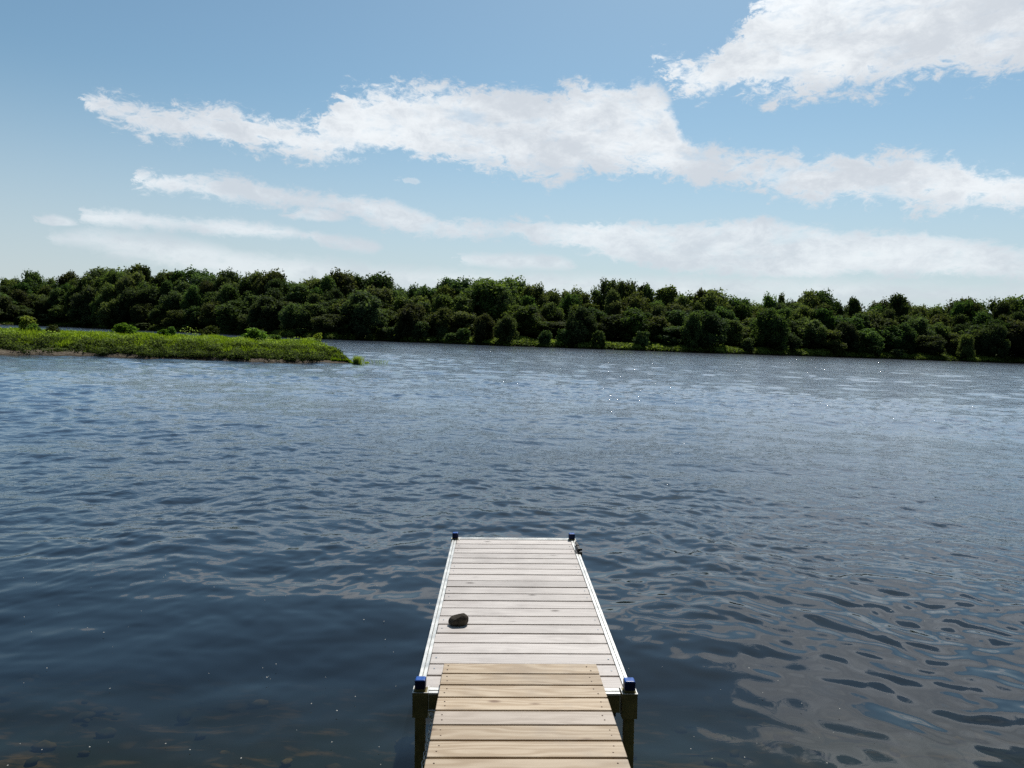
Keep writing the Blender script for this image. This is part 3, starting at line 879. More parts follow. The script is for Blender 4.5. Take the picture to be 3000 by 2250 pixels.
# island shrubs
ISH = [make_crown('foliage', 81, 'skirt', 2000, 0.085, M_isl, 0.3), make_crown('foliage', 82, 'round', 1500, 0.085, M_isl, 0.2), make_crown('foliage', 83, 'skirt', 1300, 0.095, M_isl, 0.1), make_crown('foliage', 84, 'tall', 800, 0.085, M_isl, 0.0)]
M_ol = leaf_mat('olive_shrub_leaves', (0.03, 0.045, 0.012), (0.11, 0.14, 0.035), 0.35, 0.0, 0.1)
M_ye = leaf_mat('yellowish_shrub_leaves', (0.10, 0.14, 0.02), (0.30, 0.36, 0.07), 0.5, 0.0, 0.1)
for px, ty, by, wpx, k, mt, lb in [
        (84, 927, 978, 30, 3, M_ye, 'yellow-green sapling with an open top at the left end of the island'),
        (100, 948, 982, 30, 0, None, 'low bright bush at the foot of the yellow-green sapling'),
        (155, 953, 982, 27, 1, M_ol, 'small dark bush on the island right of the sapling'),
        (362, 947, 986, 58, 0, None, 'large bright rounded bush on the left half of the island'),
        (478, 965, 990, 30, 2, None, 'low bush, left of the joined pair in the middle of the island'),
        (504, 957, 990, 16, 3, None, 'upright narrow bush, right of the joined pair in the middle of the island'),
        (615, 955, 990, 46, 0, M_ol, 'olive-brown bush behind the middle of the island'),
        (747, 962, 1003, 56, 2, None, 'broad-leaved bush spreading on the right half of the island'),
        (798, 980, 1003, 44, 0, None, 'low smooth rounded bush just right of the broad-leaved bush'),
        (905, 988, 1006, 30, 2, M_ye, 'low yellowish herb clump near the right end of the island'),
        (930, 977, 1006, 22, 3, M_ye, 'spindly yellowish plant near the right end of the island')]:
    g0 = on_plane(px, by, 1.45)
    a = math.degrees(math.atan2(g0.x, g0.y)); r = math.hypot(g0.x, g0.y)
    g = isl_z(a, r)
    h = at_range(px, ty, r).z - g
    wd = wpx / F * r
    root = empty('island_bush'); root.location = (g0.x, g0.y, g - 0.03)
    kk = {0: .62, 1: .6, 2: .62, 3: .4}[k]
    root.scale = (wd / kk, wd / kk, h * 1.03); root.rotation_euler = (0, 0, TR.uniform(0, 6))
    me = ISH[k]
    if mt is not None:
        me = me.copy(); me.materials.clear(); me.materials.append(mt)
    c = bpy.data.objects.new('foliage', me); col.objects.link(c); c.parent = root
    c = bpy.data.objects.new('stem', STEM); col.objects.link(c); c.parent = root
    tag(root, lb, 'bush', 'bushes on the island')

def reed_tuft(name, px, by, ty, wpx, n, label, cat='reeds', kind=None, wv=0.03, tb=0.2):
    g0 = on_plane(px, by, 0.0)
    r = math.hypot(g0.x, g0.y)
    H = at_range(px, ty, r).z
    V, Q, T_, i = [], [], [], 0
    for _ in range(n):
        x0 = random.gauss(0, 0.28) * wpx / F * r * 0.8; y0 = random.uniform(-0.35, 0.35)
        hh = H * random.uniform(0.55, 1.0)
        lx = x0 * 0.5 + random.gauss(0, 0.10) * hh; ly = random.gauss(0, 0.08)
        th = random.uniform(-0.8, 0.8); c_, s_ = math.cos(th) * wv, math.sin(th) * wv
        V += [(x0 - c_, y0 - s_, -0.1), (x0 + c_, y0 + s_, -0.1), (x0 + lx * 0.4 + c_ * .7, y0 + s_ * .7, hh * 0.6), (x0 + lx * 0.4 - c_ * .7, y0 - s_ * .7, hh * 0.6), (x0 + lx, y0 + ly, hh)]
        Q += [(i, i + 1, i + 2), (i, i + 2, i + 3), (i + 3, i + 2, i + 4)]; i += 5
        T_ += [tb, tb, 0.6, 0.6, 0.9]
    o = mesh_obj(name, np_mesh(name, V, Q, T_, tris=True), M_grass)
    o.location = g0
    tag(o, label, cat, kind=kind)
random.seed(4)
reed_tuft('reed_tuft', 1047, 1066.5, 1039, 22, 170, 'dense upright tuft of reeds in the water at the island tip')
reed_tuft('reed_tuft', 1075, 1066, 1057, 10, 40, 'tiny reed tuft standing alone right of the dense tuft')
reed_tuft('sparse_reeds', 1112, 1065, 1049, 60, 34, 'thin scattered reed stalks in the water off the island tip', kind='stuff', wv=0.012, tb=0.1)

# ------------------------------------------------------------------ river bed and near shore
xs = np.concatenate([np.linspace(-900, -20, 30), np.linspace(-18, 18, 90), np.linspace(20, 900, 30)])
ys = np.concatenate([np.linspace(-120, -3, 14), np.linspace(-2, 14, 60), np.linspace(15, 60, 20), np.linspace(80, 250, 10)])
vs = []
for y in ys:
    for x in xs:
        z = float(np.interp(y, [-120, -8, 0.5, 2.2, 4, 7, 11, 20, 60, 250], [3.5, 1.3, 0.55, 0.0, -0.45, -1.1, -1.9, -2.6, -3, -3]))
        z += 0.07 * mnoise.noise(Vector((x * 0.8, y * 0.8, 0))) + 0.05 * mnoise.noise(Vector((x * 2.5, y * 2.5, 3)))
        vs.append((x, y, z))
nx = len(xs)
qs = [(j * nx + i, j * nx + i + 1, (j + 1) * nx + i + 1, (j + 1) * nx + i) for j in range(len(ys) - 1) for i in range(nx - 1)]
m_bed, nt = new_mat('river_bed_gravel')
N = NT(nt)
geo = N.n('ShaderNodeNewGeometry').outputs['Position']
vo = N.n('ShaderNodeTexVoronoi', inp={'Scale': 4.5, 'Randomness': 1.0}); N.link(geo, vo.inputs['Vector'])
sc1 = N.n('ShaderNodeSeparateColor', inp={0: vo.outputs['Color']}).outputs[0]
c1 = N.mix(N.maprange(sc1, 0.6, 1.0), (0.035, 0.035, 0.022), (0.15, 0.10, 0.055))
c1 = N.mix(N.maprange(vo.outputs['Distance'], 0.3, 0.6), c1, (0.02, 0.025, 0.015))
c1 = N.mix(N.maprange(N.noise(geo, 1.1, 4), 0.45, 0.6), c1, (0.022, 0.036, 0.022))
c1 = N.mix(N.maprange(N.noise(N.mapping(geo, (1.2, 3.0, 1)), 1.7, 5, 0.65), 0.54, 0.68, 0.0, 0.85), c1, (0.26, 0.15, 0.07))
p = N.n('ShaderNodeBsdfPrincipled', inp={'Base Color': c1, 'Roughness': 0.9})
o_ = N.n('ShaderNodeOutputMaterial'); N.link(p.outputs[0], o_.inputs[0])
bed = mesh_obj('river_bed', np_mesh('river_bed', vs, qs, smooth=True), m_bed)
tag(bed, 'stony dark river bed rising to the near shore', 'river bed', kind='structure')

# sunken cobbles, one uncountable litter
rng = np.random.default_rng(21)
VS, FS, TTs, off = [], [], [], 0
bmq = bmesh.new(); bmesh.ops.create_icosphere(bmq, subdivisions=2, radius=1.0)
bv = np.array([x.co[:] for x in bmq.verts]); bf = np.array([[y.index for y in x.verts] for x in bmq.faces]); bmq.free()
for _ in range(420):
    x = rng.uniform(-9, 9); y = rng.uniform(3.2, 10.5)
    z = float(np.interp(y, [2.2, 4, 7, 11], [0.0, -0.45, -1.1, -1.9]))
    s = rng.uniform(0.025, 0.07)
    vv = bv * (1 + 0.12 * rng.normal(0, 1, (len(bv), 1))) * np.array([s * rng.uniform(0.9, 1.6), s, s * 0.55])
    th = rng.uniform(0, 6.28); c_, s_ = math.cos(th), math.sin(th)
    vv = np.stack([vv[:, 0] * c_ - vv[:, 1] * s_, vv[:, 0] * s_ + vv[:, 1] * c_, vv[:, 2]], axis=1) + np.array([x, y, z + 0.02])
    VS.append(vv); FS.append(bf + off); off += len(vv); TTs.append(np.full(len(vv), rng.uniform(0, 1) ** 2))
m_cob, nt = new_mat('sunken_cobbles')
N = NT(nt)
t = N.n('ShaderNodeAttribute', attribute_name='tint').outputs['Fac']
geo = N.n('ShaderNodeNewGeometry').outputs['Position']
cc = N.mix(t, (0.05, 0.045, 0.025), (0.42, 0.27, 0.13))
cc = N.mix(N.maprange(N.noise(geo, 9, 4), 0.4, 0.7), cc, (0.04, 0.05, 0.02))
p = N.n('ShaderNodeBsdfPrincipled', inp={'Base Color': cc, 'Roughness': 0.9})
o_ = N.n('ShaderNodeOutputMaterial'); N.link(p.outputs[0], o_.inputs[0])
tag(mesh_obj('sunken_cobbles', np_mesh('sunken_cobbles', np.concatenate(VS), np.concatenate(FS), np.concatenate(TTs), smooth=True, tris=True), m_cob),
    'brownish cobbles showing dimly through the shallow water', 'cobbles', kind='stuff')

# ------------------------------------------------------------------ water
def build_water():
    az_d = np.concatenate([np.linspace(-80, -40, 70)[:-1], np.linspace(-40, 40, 1000), np.linspace(40, 80, 70)[1:]])
    rr = [1.6]
    while rr[-1] < 780:
        q_ = rr[-1]
        rr.append(q_ * (1 + (0.0029 if 5.5 < q_ < 45 else 0.0065)))
    rr = np.array(rr)
    A, RR = np.meshgrid(np.radians(az_d), rr)
    X = RR * np.sin(A); Y = RR * np.cos(A)
    Z = np.zeros_like(X)
    rg = np.random.default_rng(77)
    def blob(freq, seed, n=7):
        q = np.random.default_rng(seed); s = np.zeros_like(X)
        for _ in range(n):
            th = q.uniform(0, 6.283); k = freq * q.uniform(0.5, 1.6)
            s += np.sin(k * (X * math.cos(th) + Y * math.sin(th)) + q.uniform(0, 6.28))
        return s / math.sqrt(n / 2)
    wx = 0.12 * blob(1.3, 5) ; wy = 0.12 * blob(1.3, 6)
    wx2 = 0.018 * blob(6.0, 7); wy2 = 0.018 * blob(6.0, 8)
    X1 = X + wx + wx2; Y1 = Y + wy + wy2
    # lee of the near shore: calm inside, ruffled outside; the calm pool reaches further out at the right
    edge = 8.4 + 0.9 * blob(0.35, 9) * 0.5
    wind = 1 / (1 + np.exp(-(RR - edge) / 0.9))
    wind2 = 1 / (1 + np.exp(-(RR - 16) / 4.0))
    patch = 1 + 0.22 * blob(0.12, 10) + 0.18 * blob(0.5, 11)
    right = 1 + 0.7 / (1 + np.exp(-(X - 1.5) / 0.8)) * (1 - wind)
    patch = np.clip(patch, 0.35, 1.8)
    L = np.exp(np.linspace(math.log(0.125), math.log(4.5), 94))
    sp = RR * np.where((RR > 5.5) & (RR < 45), 0.0029, 0.0065)
    for lam in L:
        th = rg.normal(R(97), R(42)) if lam > 0.5 else rg.normal(R(100), R(62))
        k = 6.283 / lam
        ph = rg.uniform(0, 6.28)
        fade = np.clip((lam / sp - 2.4) / 2.0, 0, 1)
        if lam < 0.16:
            s = 0.0003 + 0.010 * wind
        elif lam < 0.52:
            s = (0.0020 + 0.0185 * wind) * right
        elif lam < 1.1:
            s = (0.0040 + 0.006 * wind + 0.019 * wind2) * right
        else:
            s = (0.0030 + 0.013 * wind2) * right
        s = s * patch
        xx, yy = (X1, Y1)
        Z += fade * s / k * np.sin(k * (xx * math.cos(th) + yy * math.sin(th)) + ph) * (1 + 0.5 * np.sin(k * 0.13 * (xx * math.sin(th) * 1.3 - yy * math.cos(th)) + ph * 2))
    # eddies round the outer right-hand leg of the pier
    lx, ly = LEG_XY
    d2 = np.hypot(X - lx, Y - ly)
    wake = np.exp(-((X - lx - 1.0) / 1.6) ** 2 - ((Y - ly + 0.2) / 1.5) ** 2)
    Z += wake * 0.0030 * np.sin(d2 * 22 + 1.5 * blob(3.0, 14)) * np.exp(-d2 / 1.6)
    Z += wake * 0.0022 * blob(16.0, 12, 9) + wake * 0.0035 * blob(7.0, 13, 7)
    v = np.stack([X, Y, Z], axis=-1).reshape(-1, 3)
    nr, nc = X.shape
    idx = np.arange(nr * nc).reshape(nr, nc)
    q = np.stack([idx[:-1, :-1], idx[:-1, 1:], idx[1:, 1:], idx[1:, :-1]], axis=-1).reshape(-1, 4)
    return np_mesh('water', v, q, smooth=True)

LEG_XY = (DOCK @ Vector((0.75, 7.47, -0.7))).xy
m_w, nt = new_mat('river_water')
N = NT(nt)
geo = N.n('ShaderNodeNewGeometry').outputs['Position']
sp_ = N.n('ShaderNodeSeparateXYZ', inp={0: geo})
flat = N.n('ShaderNodeCombineXYZ', inp={0: sp_.outputs[0], 1: sp_.outputs[1], 2: 0.0}).outputs[0]
dist = N.n('ShaderNodeVectorMath', operation='LENGTH', inp={0: flat}).outputs['Value']
n1 = N.noise(N.mapping(flat, (1.0, 1.35, 1)), 5.0, 3, 0.55, 0.2)
n2_ = N.noise(N.mapping(flat, (0.65, 1.3, 1)), 1.5, 3, 0.55, 0.1)
n3 = N.noise(N.mapping(flat, (1.0, 1.2, 1)), 14.0, 2, 0.5)
wpatch = N.noise(N.mapping(flat, (0.035, 0.16, 1), (0, 0, 0), (0, 0, R(-6))), 1.0, 4, 0.6)
wpatch = N.maprange(wpatch, 0.33, 0.68, 0.75, 1.25)
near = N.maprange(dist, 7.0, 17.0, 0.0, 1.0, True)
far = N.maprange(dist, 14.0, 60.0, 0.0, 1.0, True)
h = N.math('ADD', N.math('MULTIPLY', n1, N.math('MULTIPLY', near, 0.020)),
           N.math('ADD', N.math('MULTIPLY', n2_, N.math('MULTIPLY', far, 0.085)), N.math('MULTIPLY', n3, N.math('MULTIPLY', near, N.maprange(wpatch, 0.75, 1.25, 0.0015, 0.010)))))
h = N.math('MULTIPLY', h, N.math('POWER', wpatch, N.maprange(dist, 60.0, 150.0, 1.0, 1.6)))
# sparse steep capillary crests that can catch the sun
spk = N.n('ShaderNodeTexVoronoi', inp={'Scale': 5.5, 'Randomness': 1.0})
N.link(flat, spk.inputs['Vector'])
spr = N.n('ShaderNodeSeparateColor', inp={0: spk.outputs['Color']}).outputs[0]
gust = N.maprange(N.noise(N.mapping(flat, (0.05, 0.14, 1)), 1.0, 3, 0.6), 0.46, 0.58)
spike = N.math('MULTIPLY', N.maprange(spk.outputs['Distance'], 0.0, 0.30, 1.0, 0.0, True), N.math('MULTIPLY', N.math('GREATER_THAN', spr, 0.70), N.math('MULTIPLY', spr, 0.031)))
spike = N.math('MULTIPLY', spike, N.math('MULTIPLY', N.maprange(dist, 14.0, 28.0), gust))
h = N.math('ADD', h, spike)
bmp = N.n('ShaderNodeBump', inp={'Strength': 1.0, 'Distance': 1.0, 'Height': h})
nrm = bmp.outputs[0]
fr = N.n('ShaderNodeFresnel', inp={'IOR': 1.42, 'Normal': nrm}).outputs[0]
fr = N.math('POWER', fr, N.maprange(dist, 8.0, 30.0, 1.0, 0.62))
gl = N.n('ShaderNodeBsdfGlossy', inp={'Color': (0.93, 0.96, 1.0, 1), 'Roughness': N.maprange(dist, 12, 130, 0.02, 0.09), 'Normal': nrm})
tr = N.n('ShaderNodeBsdfTransparent', inp={'Color': (0.64, 0.68, 0.54, 1)})
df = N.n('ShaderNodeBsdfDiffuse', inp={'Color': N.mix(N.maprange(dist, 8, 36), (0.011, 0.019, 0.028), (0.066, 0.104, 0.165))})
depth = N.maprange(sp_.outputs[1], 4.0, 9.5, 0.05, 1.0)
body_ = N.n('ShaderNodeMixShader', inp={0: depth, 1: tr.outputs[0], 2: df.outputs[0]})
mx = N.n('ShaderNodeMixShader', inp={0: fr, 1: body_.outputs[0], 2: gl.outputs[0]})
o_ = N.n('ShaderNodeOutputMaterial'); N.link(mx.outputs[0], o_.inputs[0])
water = mesh_obj('water', build_water(), m_w)
tag(water, 'rippled dark blue river water', 'water', kind='structure')

# floating pollen and foam specks
rng = np.random.default_rng(31)
V, Q, i = [], [], 0
for _ in range(330):
    a = rng.uniform(-40, 40); r = 3.8 * math.exp(rng.uniform(0, 1.15))
    if rng.random() < 0.35 and a > 5: continue
    x, y = r * math.sin(R(a)), r * math.cos(R(a))
    s = rng.uniform(0.0018, 0.0055) * (1.6 if rng.random() < 0.06 else 1)
    n = 6
    for k in range(n):
        th = 6.283 * k / n
        V.append((x + s * math.cos(th) * rng.uniform(0.7, 1.3), y + s * math.sin(th) * rng.uniform(0.7, 1.3), 0.022))
    V.append((x, y, 0.026))
    for k in range(n):
        Q.append((i + k, i + (k + 1) % n, i + n))
    i += n + 1
M_foam = simple('foam', (0.45, 0.45, 0.42), 0.7, 0, 30, 0.1)
tag(mesh_obj('floating_specks', np_mesh('floating_specks', V, Q, tris=True), M_foam), 'tiny pale specks of foam and pollen drifting on the calm water', 'foam', kind='stuff')

# ------------------------------------------------------------------ pier section
X0, X1 = 0.163 - 0.623, 0.163 + 0.623
Y0, Y1 = 4.125, 7.515

def plank_deck(name, xa, xb, ya, yb, npl, th, mat, parent, gap, seed, skew=0.0, ztop=0.0, tint0=0.0):
    rnd = random.Random(seed)
    bm = bmesh.new()
    lay = bm.verts.layers.float.new('tint')
    pitch = (yb - ya) / npl
    for i in range(npl):
        g = gap[i % len(gap)]
        e = rnd.uniform(-0.003, 0.003)
        z = ztop + rnd.uniform(-0.0012, 0.0012)
        before = set(bm.verts)
        bm_box(bm, xa + e, xb + e * 0.5, ya + i * pitch + g / 2, ya + (i + 1) * pitch - g / 2, z - th, z, 0.0035, 2)
        rz = rnd.uniform(-0.0012, 0.0012)
        for v_ in bm.verts:
            if v_ not in before:
                v_[lay] = (i * 0.137 + rnd.random() * 0.001 + tint0) % 1.0
                v_.co.y += rz * (v_.co.x - xa)
    me_ = bpy.data.meshes.new(name)
    bm.to_mesh(me_); bm.free()
    return mesh_obj(name, me_, mat, parent)

pier = empty('pier_section', DOCK @ Matrix.Translation((0.141, 5.77, -0.12)))
tag(pier, 'aluminium framed pier section with weathered grey planks and blue post caps', 'pier')
PI_ = Matrix.Translation((-0.141, -5.77, 0.12))

def pier_part(o, parent=None):
    o.parent = parent or pier
    if parent is None:
        o.matrix_parent_inverse = Matrix.Identity(4)
        o.matrix_basis = PI_
    return o

gaps = [g_ + 0.005 for g_ in [0.015, 0.014, 0.015, 0.005, 0.014, 0.015, 0.015, 0.005, 0.014, 0.014, 0.015, 0.015, 0.006, 0.014, 0.015, 0.014, 0.013, 0.015, 0.014, 0.014]]
deck = pier_part(plank_deck('decking', X0 + 0.046, X1 - 0.046, Y0 + 0.068, Y1 - 0.062, 20, 0.040, M_deck, None, gaps, 3, ztop=-0.002))

def rail(name, xa, xb, ya, yb, along_y=True):
    bm = bmesh.new()
    # channel: top flange with a groove, web and bottom flange
    if along_y:
        w_ = xb - xa
        outer_left = xa < 0
        bm_box(bm, xa, xa + w_ * 0.46, ya, yb, -0.012, 0.004, 0.0015)
        bm_box(bm, xa + w_ * 0.54, xb, ya, yb, -0.012, 0.002, 0.0015)
        bm_box(bm, xa + w_ * 0.30, xa + w_ * 0.70, ya + 0.001, yb - 0.001, -0.122, -0.0095)
        bm_box(bm, xa + 0.002, xb - 0.002, ya + 0.0005, yb - 0.0005, -0.132, -0.124, 0.001)
    else:
        w_ = yb - ya
        bm_box(bm, xa, xb, ya, ya + w_ * 0.40, -0.012, 0.001, 0.0015)
        bm_box(bm, xa, xb, ya + w_ * 0.48, yb, -0.012, 0.003, 0.0015)
        bm_box(bm, xa + 0.001, xb - 0.001, ya + 0.004, ya + w_ * 0.6, -0.112, -0.0095)
    return bm_obj(name, bm, M_alu)

pier_part(rail('side_rail', X0, X0 + 0.045, Y0 + 0.09, Y1 - 0.07))
pier_part(rail('side_rail', X1 - 0.045, X1, Y0 + 0.09, Y1 - 0.07))
r1 = pier_part(rail('end_beam', X0 + 0.075, X1 - 0.075, Y0, Y0 + 0.067, False))
r2 = pier_part(rail('end_beam', X0 + 0.05, X1 - 0.05, Y1 - 0.060, Y1, False))
# face of the near beam in dark olive metal
bm = bmesh.new(); bm_box(bm, X0 + 0.08, X1 - 0.08, Y0 + 0.001, Y0 + 0.0035, -0.111, -0.014)
pier_part(bm_obj('beam_face', bm, M_post))

# legs: sleeve, post, cap
def leg(cx, cy, cap_s, near):
    s = 0.029
    bm = bmesh.new()
    bm_box(bm, cx - s, cx + s, cy - s, cy + s, -2.6, 0.012, 0.004, 2)
    l = pier_part(bm_obj('leg', bm, M_post))
    bm = bmesh.new()
    sx0, sx1 = (cx - 0.041, cx + 0.046) if cx < 0.163 else (cx - 0.046, cx + 0.041)
    ya, yb = cy - 0.046, cy + 0.042
    for a_ in ((sx0, sx1, ya, cy - s - 0.002), (sx0, sx1, cy + s + 0.002, yb), (sx0, cx - s - 0.002, cy - s - 0.002, cy + s + 0.002), (cx + s + 0.002, sx1, cy - s - 0.002, cy + s + 0.002)):
        bm_box(bm, a_[0], a_[1], a_[2], a_[3], -0.125 - (0.02 if near else 0), -0.002)
    sl = bm_obj('sleeve', bm, M_post); sl.parent = l
    bm = bmesh.new()   # bright rim on the sleeve
    for a_ in ((sx0 - .001, sx1 + .001, ya - .001, ya + 0.004), (sx0 - .001, sx0 + 0.004, ya + 0.004, yb), (sx1 - 0.004, sx1 + .001, ya + 0.004, yb)):
        bm_box(bm, a_[0], a_[1], a_[2], a_[3], -0.0015, 0.0015)
    rm = bm_obj('sleeve_rim', bm, M_alu); rm.parent = l
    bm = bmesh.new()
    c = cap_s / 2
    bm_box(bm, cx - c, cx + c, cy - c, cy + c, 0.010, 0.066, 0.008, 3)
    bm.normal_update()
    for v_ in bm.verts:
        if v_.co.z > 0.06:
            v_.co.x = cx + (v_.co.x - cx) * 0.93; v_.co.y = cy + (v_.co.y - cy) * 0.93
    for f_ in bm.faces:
        f_.material_index = 0 if f_.normal.z > 0.3 else 1  # cap sides get a near-black copy of the plastic, shade put into colour
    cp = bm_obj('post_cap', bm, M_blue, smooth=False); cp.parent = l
    cp.data.materials.append(M_capshade)
    return l

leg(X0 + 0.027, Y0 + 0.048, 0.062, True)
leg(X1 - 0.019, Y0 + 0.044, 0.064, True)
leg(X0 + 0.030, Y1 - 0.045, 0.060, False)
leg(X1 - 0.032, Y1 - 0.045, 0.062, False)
# cross beams under the planks
for y in (4.9, 5.7, 6.5):
    bm = bmesh.new(); bm_box(bm, X0 + 0.03, X1 - 0.03, y, y + 0.05, -0.11, -0.044)
    pier_part(bm_obj('cross_beam', bm, M_alu))
# black mooring cleat on the right rail
bm = bmesh.new()
cx, cy = X1 - 0.012, 7.02
bm_box(bm, cx - 0.030, cx + 0.014, cy - 0.07, cy + 0.05, 0.004, 0.013, 0.002)
bm_box(bm, cx - 0.010, cx + 0.016, cy - 0.045, cy + 0.045, 0.013, 0.045, 0.005, 2)
bm_box(bm, cx - 0.012, cx + 0.016, cy - 0.02, cy + 0.24, 0.020, 0.036, 0.005, 2)
bm_box(bm, cx - 0.004, cx + 0.034, cy - 0.032, cy - 0.012, 0.020, 0.042, 0.004, 2)
bm_box(bm, cx - 0.014, cx + 0.018, cy + 0.10, cy + 0.13, 0.015, 0.045, 0.004, 2)
bm_box(bm, cx - 0.002, cx + 0.030, cy - 0.075, cy - 0.050, -0.03, 0.022, 0.004, 2)
cl = pier_part(bm_obj('cleat', bm, M_black)); cl['label'] = 'black rubber cleat'

def screw_mesh(r=0.004):
    bm = bmesh.new()
    bmesh.ops.create_cone(bm, cap_ends=True, segments=10, radius1=r, radius2=r * 0.8, depth=0.0016)
    me_ = bpy.data.meshes.new('screw'); bm.to_mesh(me_); bm.free()
    return me_
SC = screw_mesh(0.0045); SC.materials.append(M_screw)
SC2 = screw_mesh(0.0055); SC2.materials.append(M_steel)
rs = random.Random(2)
pitch = (Y1 - 0.062 - Y0 - 0.068) / 20
for i in range(20):
    if i % 4 not in (1, 2): continue
    for sx in (X0 + 0.046 + 0.032, X1 - 0.046 - 0.032):
        o = bpy.data.objects.new('screw', SC2); col.objects.link(o); o.parent = deck
        o.location = (sx + rs.uniform(-.004, .004), Y0 + 0.068 + (i + 0.5) * pitch + rs.uniform(-0.012, 0.012), 0.0006)

# bolt under the near beam
bm = bmesh.new()
bmesh.ops.create_cone(bm, cap_ends=True, segments=8, radius1=0.008, radius2=0.008, depth=0.028)
bmesh.ops.translate(bm, verts=bm.verts, vec=(X1 - 0.105, Y0 + 0.02, -0.125))
pier_part(bm_obj('bolt', bm, M_black))

# ------------------------------------------------------------------ gangway
H_R = R(2.1)
RAMP = DOCK @ Matrix.Translation((0.146, 4.435, 0.042)) @ Matrix.Rotation(R(0.12), 4, 'Z') @ Matrix.Rotation(-H_R, 4, 'X')
gw = empty('gangway', RAMP)
tag(gw, 'narrow gangway of yellowish fresh planks resting on the near end of the pier', 'gangway')
rp = 0.1588
NP = 37
gd = plank_deck('decking', -0.464, 0.464, -NP * rp, 0, NP, 0.038, M_ramp, gw, [0.017, 0.019, 0.015, 0.018], 9, tint0=0.05)
# two greyer boards
gd.data.materials.append(M_rampgrey)
grey = {NP - 4: .5, NP - 5: 1}
for p_ in gd.data.polygons:
    k = int((p_.center.y + NP * rp) / rp)
    if k in (NP - 5, NP - 11): p_.material_index = 1
for sx in (-0.40, 0.36):
    bm = bmesh.new(); bm_box(bm, sx, sx + 0.038, -NP * rp + 0.01, -0.30, -0.130, -0.039)
    bm_obj('stringer', bm, M_ramp, gw)
for i in range(NP - 9, NP):
    for sx in (-0.425, 0.410):
        for oy in (0.028, -0.030):
            o = bpy.data.objects.new('screw', SC); col.objects.link(o); o.parent = gd
            o.location = (sx + rs.uniform(-0.012, 0.012), -NP * rp + (i + 0.5) * rp + oy + rs.uniform(-.006, .006), 0.0012)

# shackle and chain between gangway and leg
def torus(bm, M, R1, r1, stretch=1.0, seg=10, sg2=5):
    rings = []
    for i in range(seg):
        a_ = 6.283 * i / seg
        c = Vector((math.cos(a_) * R1, math.sin(a_) * R1 * stretch, 0))
        nrm_ = Vector((math.cos(a_), math.sin(a_), 0))
        rings.append([bm.verts.new(M @ (c + (nrm_ * math.cos(6.283 * k / sg2) + Vector((0, 0, 1)) * math.sin(6.283 * k / sg2)) * r1)) for k in range(sg2)])
    for i in range(seg):
        for k in range(sg2):
            bm.faces.new((rings[i][k], rings[(i + 1) % seg][k], rings[(i + 1) % seg][(k + 1) % sg2], rings[i][(k + 1) % sg2]))
bm = bmesh.new()
pts = [Vector((-0.372, 4.08, -0.125)), Vector((-0.385, 4.03, -0.20)), Vector((-0.398, 3.98, -0.27)), Vector((-0.408, 3.93, -0.32)), Vector((-0.405, 3.86, -0.34)), Vector((-0.39, 3.78, -0.36)), Vector((-0.37, 3.70, -0.42)), Vector((-0.365, 3.68, -0.62))]
path = []
for a_, b_ in zip(pts, pts[1:]):
    n = max(int((b_ - a_).length / 0.021), 1)
    for k in range(n): path.append((a_.lerp(b_, k / n), (b_ - a_).normalized()))
for k, (p_, d_) in enumerate(path):
    q_ = d_.to_track_quat('Y', 'Z').to_matrix().to_4x4()
    torus(bm, Matrix.Translation(p_) @ q_ @ Matrix.Rotation(R(90) * (k % 2), 4, 'Y'), 0.0075, 0.0024, 1.7)
ch = bm_obj('chain', bm, M_steel, smooth=True); ch.matrix_world = DOCK @ Matrix.Translation((0.012, 0, 0))
tag(ch, 'thin steel chain hanging between the left edge of the gangway and the pier leg', 'chain')
bm = bmesh.new()
torus(bm, Matrix.Translation((-0.372, 4.085, -0.100)) @ Matrix.Rotation(R(80), 4, 'X'), 0.016, 0.005, 1.3, 14, 8)
bm_box(bm, -0.392, -0.352, 4.075, 4.092, -0.086, -0.074, 0.002)
sh = bm_obj('shackle', bm, M_steel, ch, smooth=False)
bm = bmesh.new()
vv = [bm.verts.new(c) for c in ((0, 0, 0), (0.012, -0.004, -0.012), (0.010, -0.008, -0.032), (0.001, -0.006, -0.044), (-0.009, -0.002, -0.034), (-0.012, 0.002, -0.013))]
bm.faces.new(vv[:4]); bm.faces.new((vv[0], vv[3], vv[4], vv[5]))
lf = bm_obj('leaf', bm, M_yleaf); lf.matrix_world = DOCK @ Matrix.Translation((-0.400, 3.915, -0.325))
tag(lf, 'small yellow leaf caught on the chain beside the left pier leg', 'leaf')

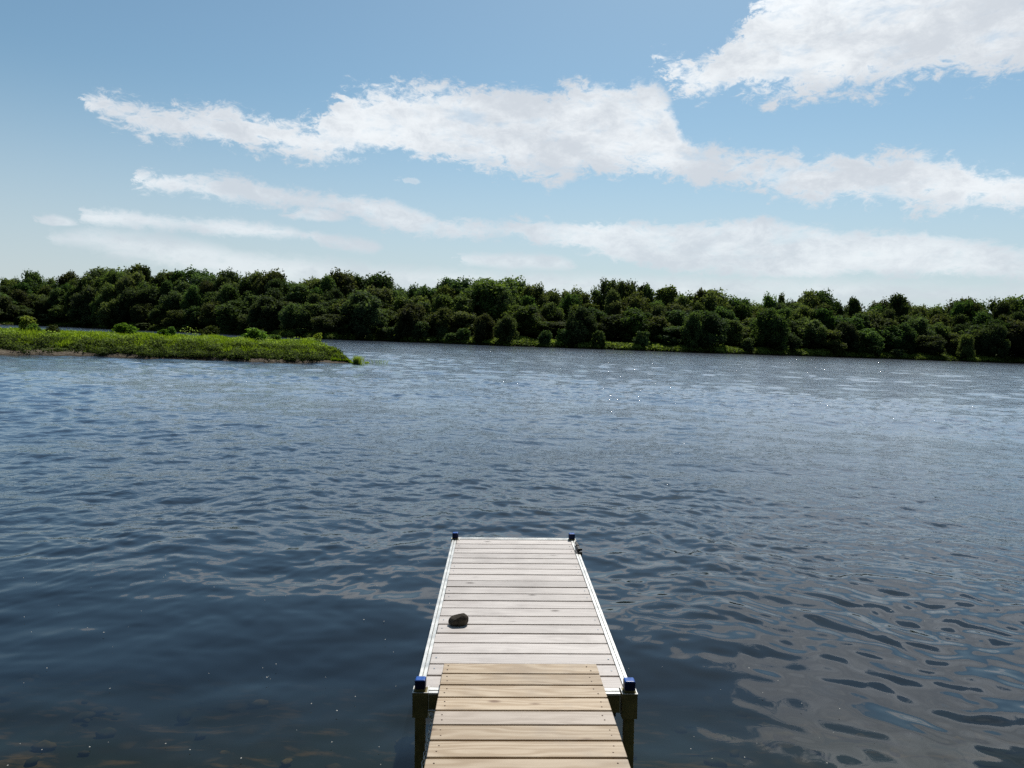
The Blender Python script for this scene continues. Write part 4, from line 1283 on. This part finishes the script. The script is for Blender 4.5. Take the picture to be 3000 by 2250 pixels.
# ------------------------------------------------------------------ stone on the planks
bm = bmesh.new()
bmesh.ops.create_icosphere(bm, subdivisions=5, radius=1.0)
for v_ in bm.verts:
    d = v_.co.normalized()
    sx = math.copysign(abs(d.x) ** 0.86, d.x); sz = math.copysign(abs(d.z) ** 0.82, d.z); sy = math.copysign(abs(d.y) ** 0.9, d.y)
    x = sx * 0.076; y = sy * 0.052; z = sz * 0.040
    z = z * (1.0 + 0.34 * sx) + 0.004 * sx        # higher to the right, wedge to the left
    y = y * (1 + 0.12 * sx)
    k = 1 + 0.12 * mnoise.noise(d * 1.3 + Vector((4, 1, 2))) + 0.03 * mnoise.noise(d * 4.5) + 0.012 * mnoise.noise(d * 12)
    v_.co = Vector((x * k, y * k, z * k))
rq = random.Random(12)
for _ in range(9):
    pn = Vector((rq.uniform(-1, 1), rq.uniform(-1, 1), rq.uniform(-0.2, 1))).normalized()
    mx_ = max(v_.co.dot(pn) for v_ in bm.verts)
    lim_ = mx_ * rq.uniform(0.80, 0.90)
    for v_ in bm.verts:
        e_ = v_.co.dot(pn) - lim_
        if e_ > 0: v_.co -= pn * e_ * 0.85
zmin = -0.032
for v_ in bm.verts:
    if v_.co.z < zmin: v_.co.z = zmin + (v_.co.z - zmin) * 0.12
zl = min(v_.co.z for v_ in bm.verts)
for v_ in bm.verts: v_.co.z -= zl
st = bm_obj('stone', bm, M_rock, smooth=True)
st.matrix_world = DOCK @ Matrix.Translation((-0.275, 5.165, -0.001)) @ Matrix.Rotation(R(12), 4, 'Z')
tag(st, 'rounded brown river stone lying on the pier planks', 'stone')

# ------------------------------------------------------------------ render settings
sc.view_settings.view_transform = 'Standard'
sc.view_settings.look = 'None'
sc.view_settings.exposure = 0
sc.view_settings.gamma = 1
sc.render.engine = 'CYCLES'
sc.cycles.use_denoising = False
sc.cycles.max_bounces = 6
sc.cycles.diffuse_bounces = 2
sc.cycles.glossy_bounces = 3
sc.cycles.transparent_max_bounces = 8
sc.cycles.transmission_bounces = 3
sc.cycles.caustics_reflective = False
sc.cycles.caustics_refractive = False
sc.cycles.sample_clamp_indirect = 4
print('trees', n_tree)
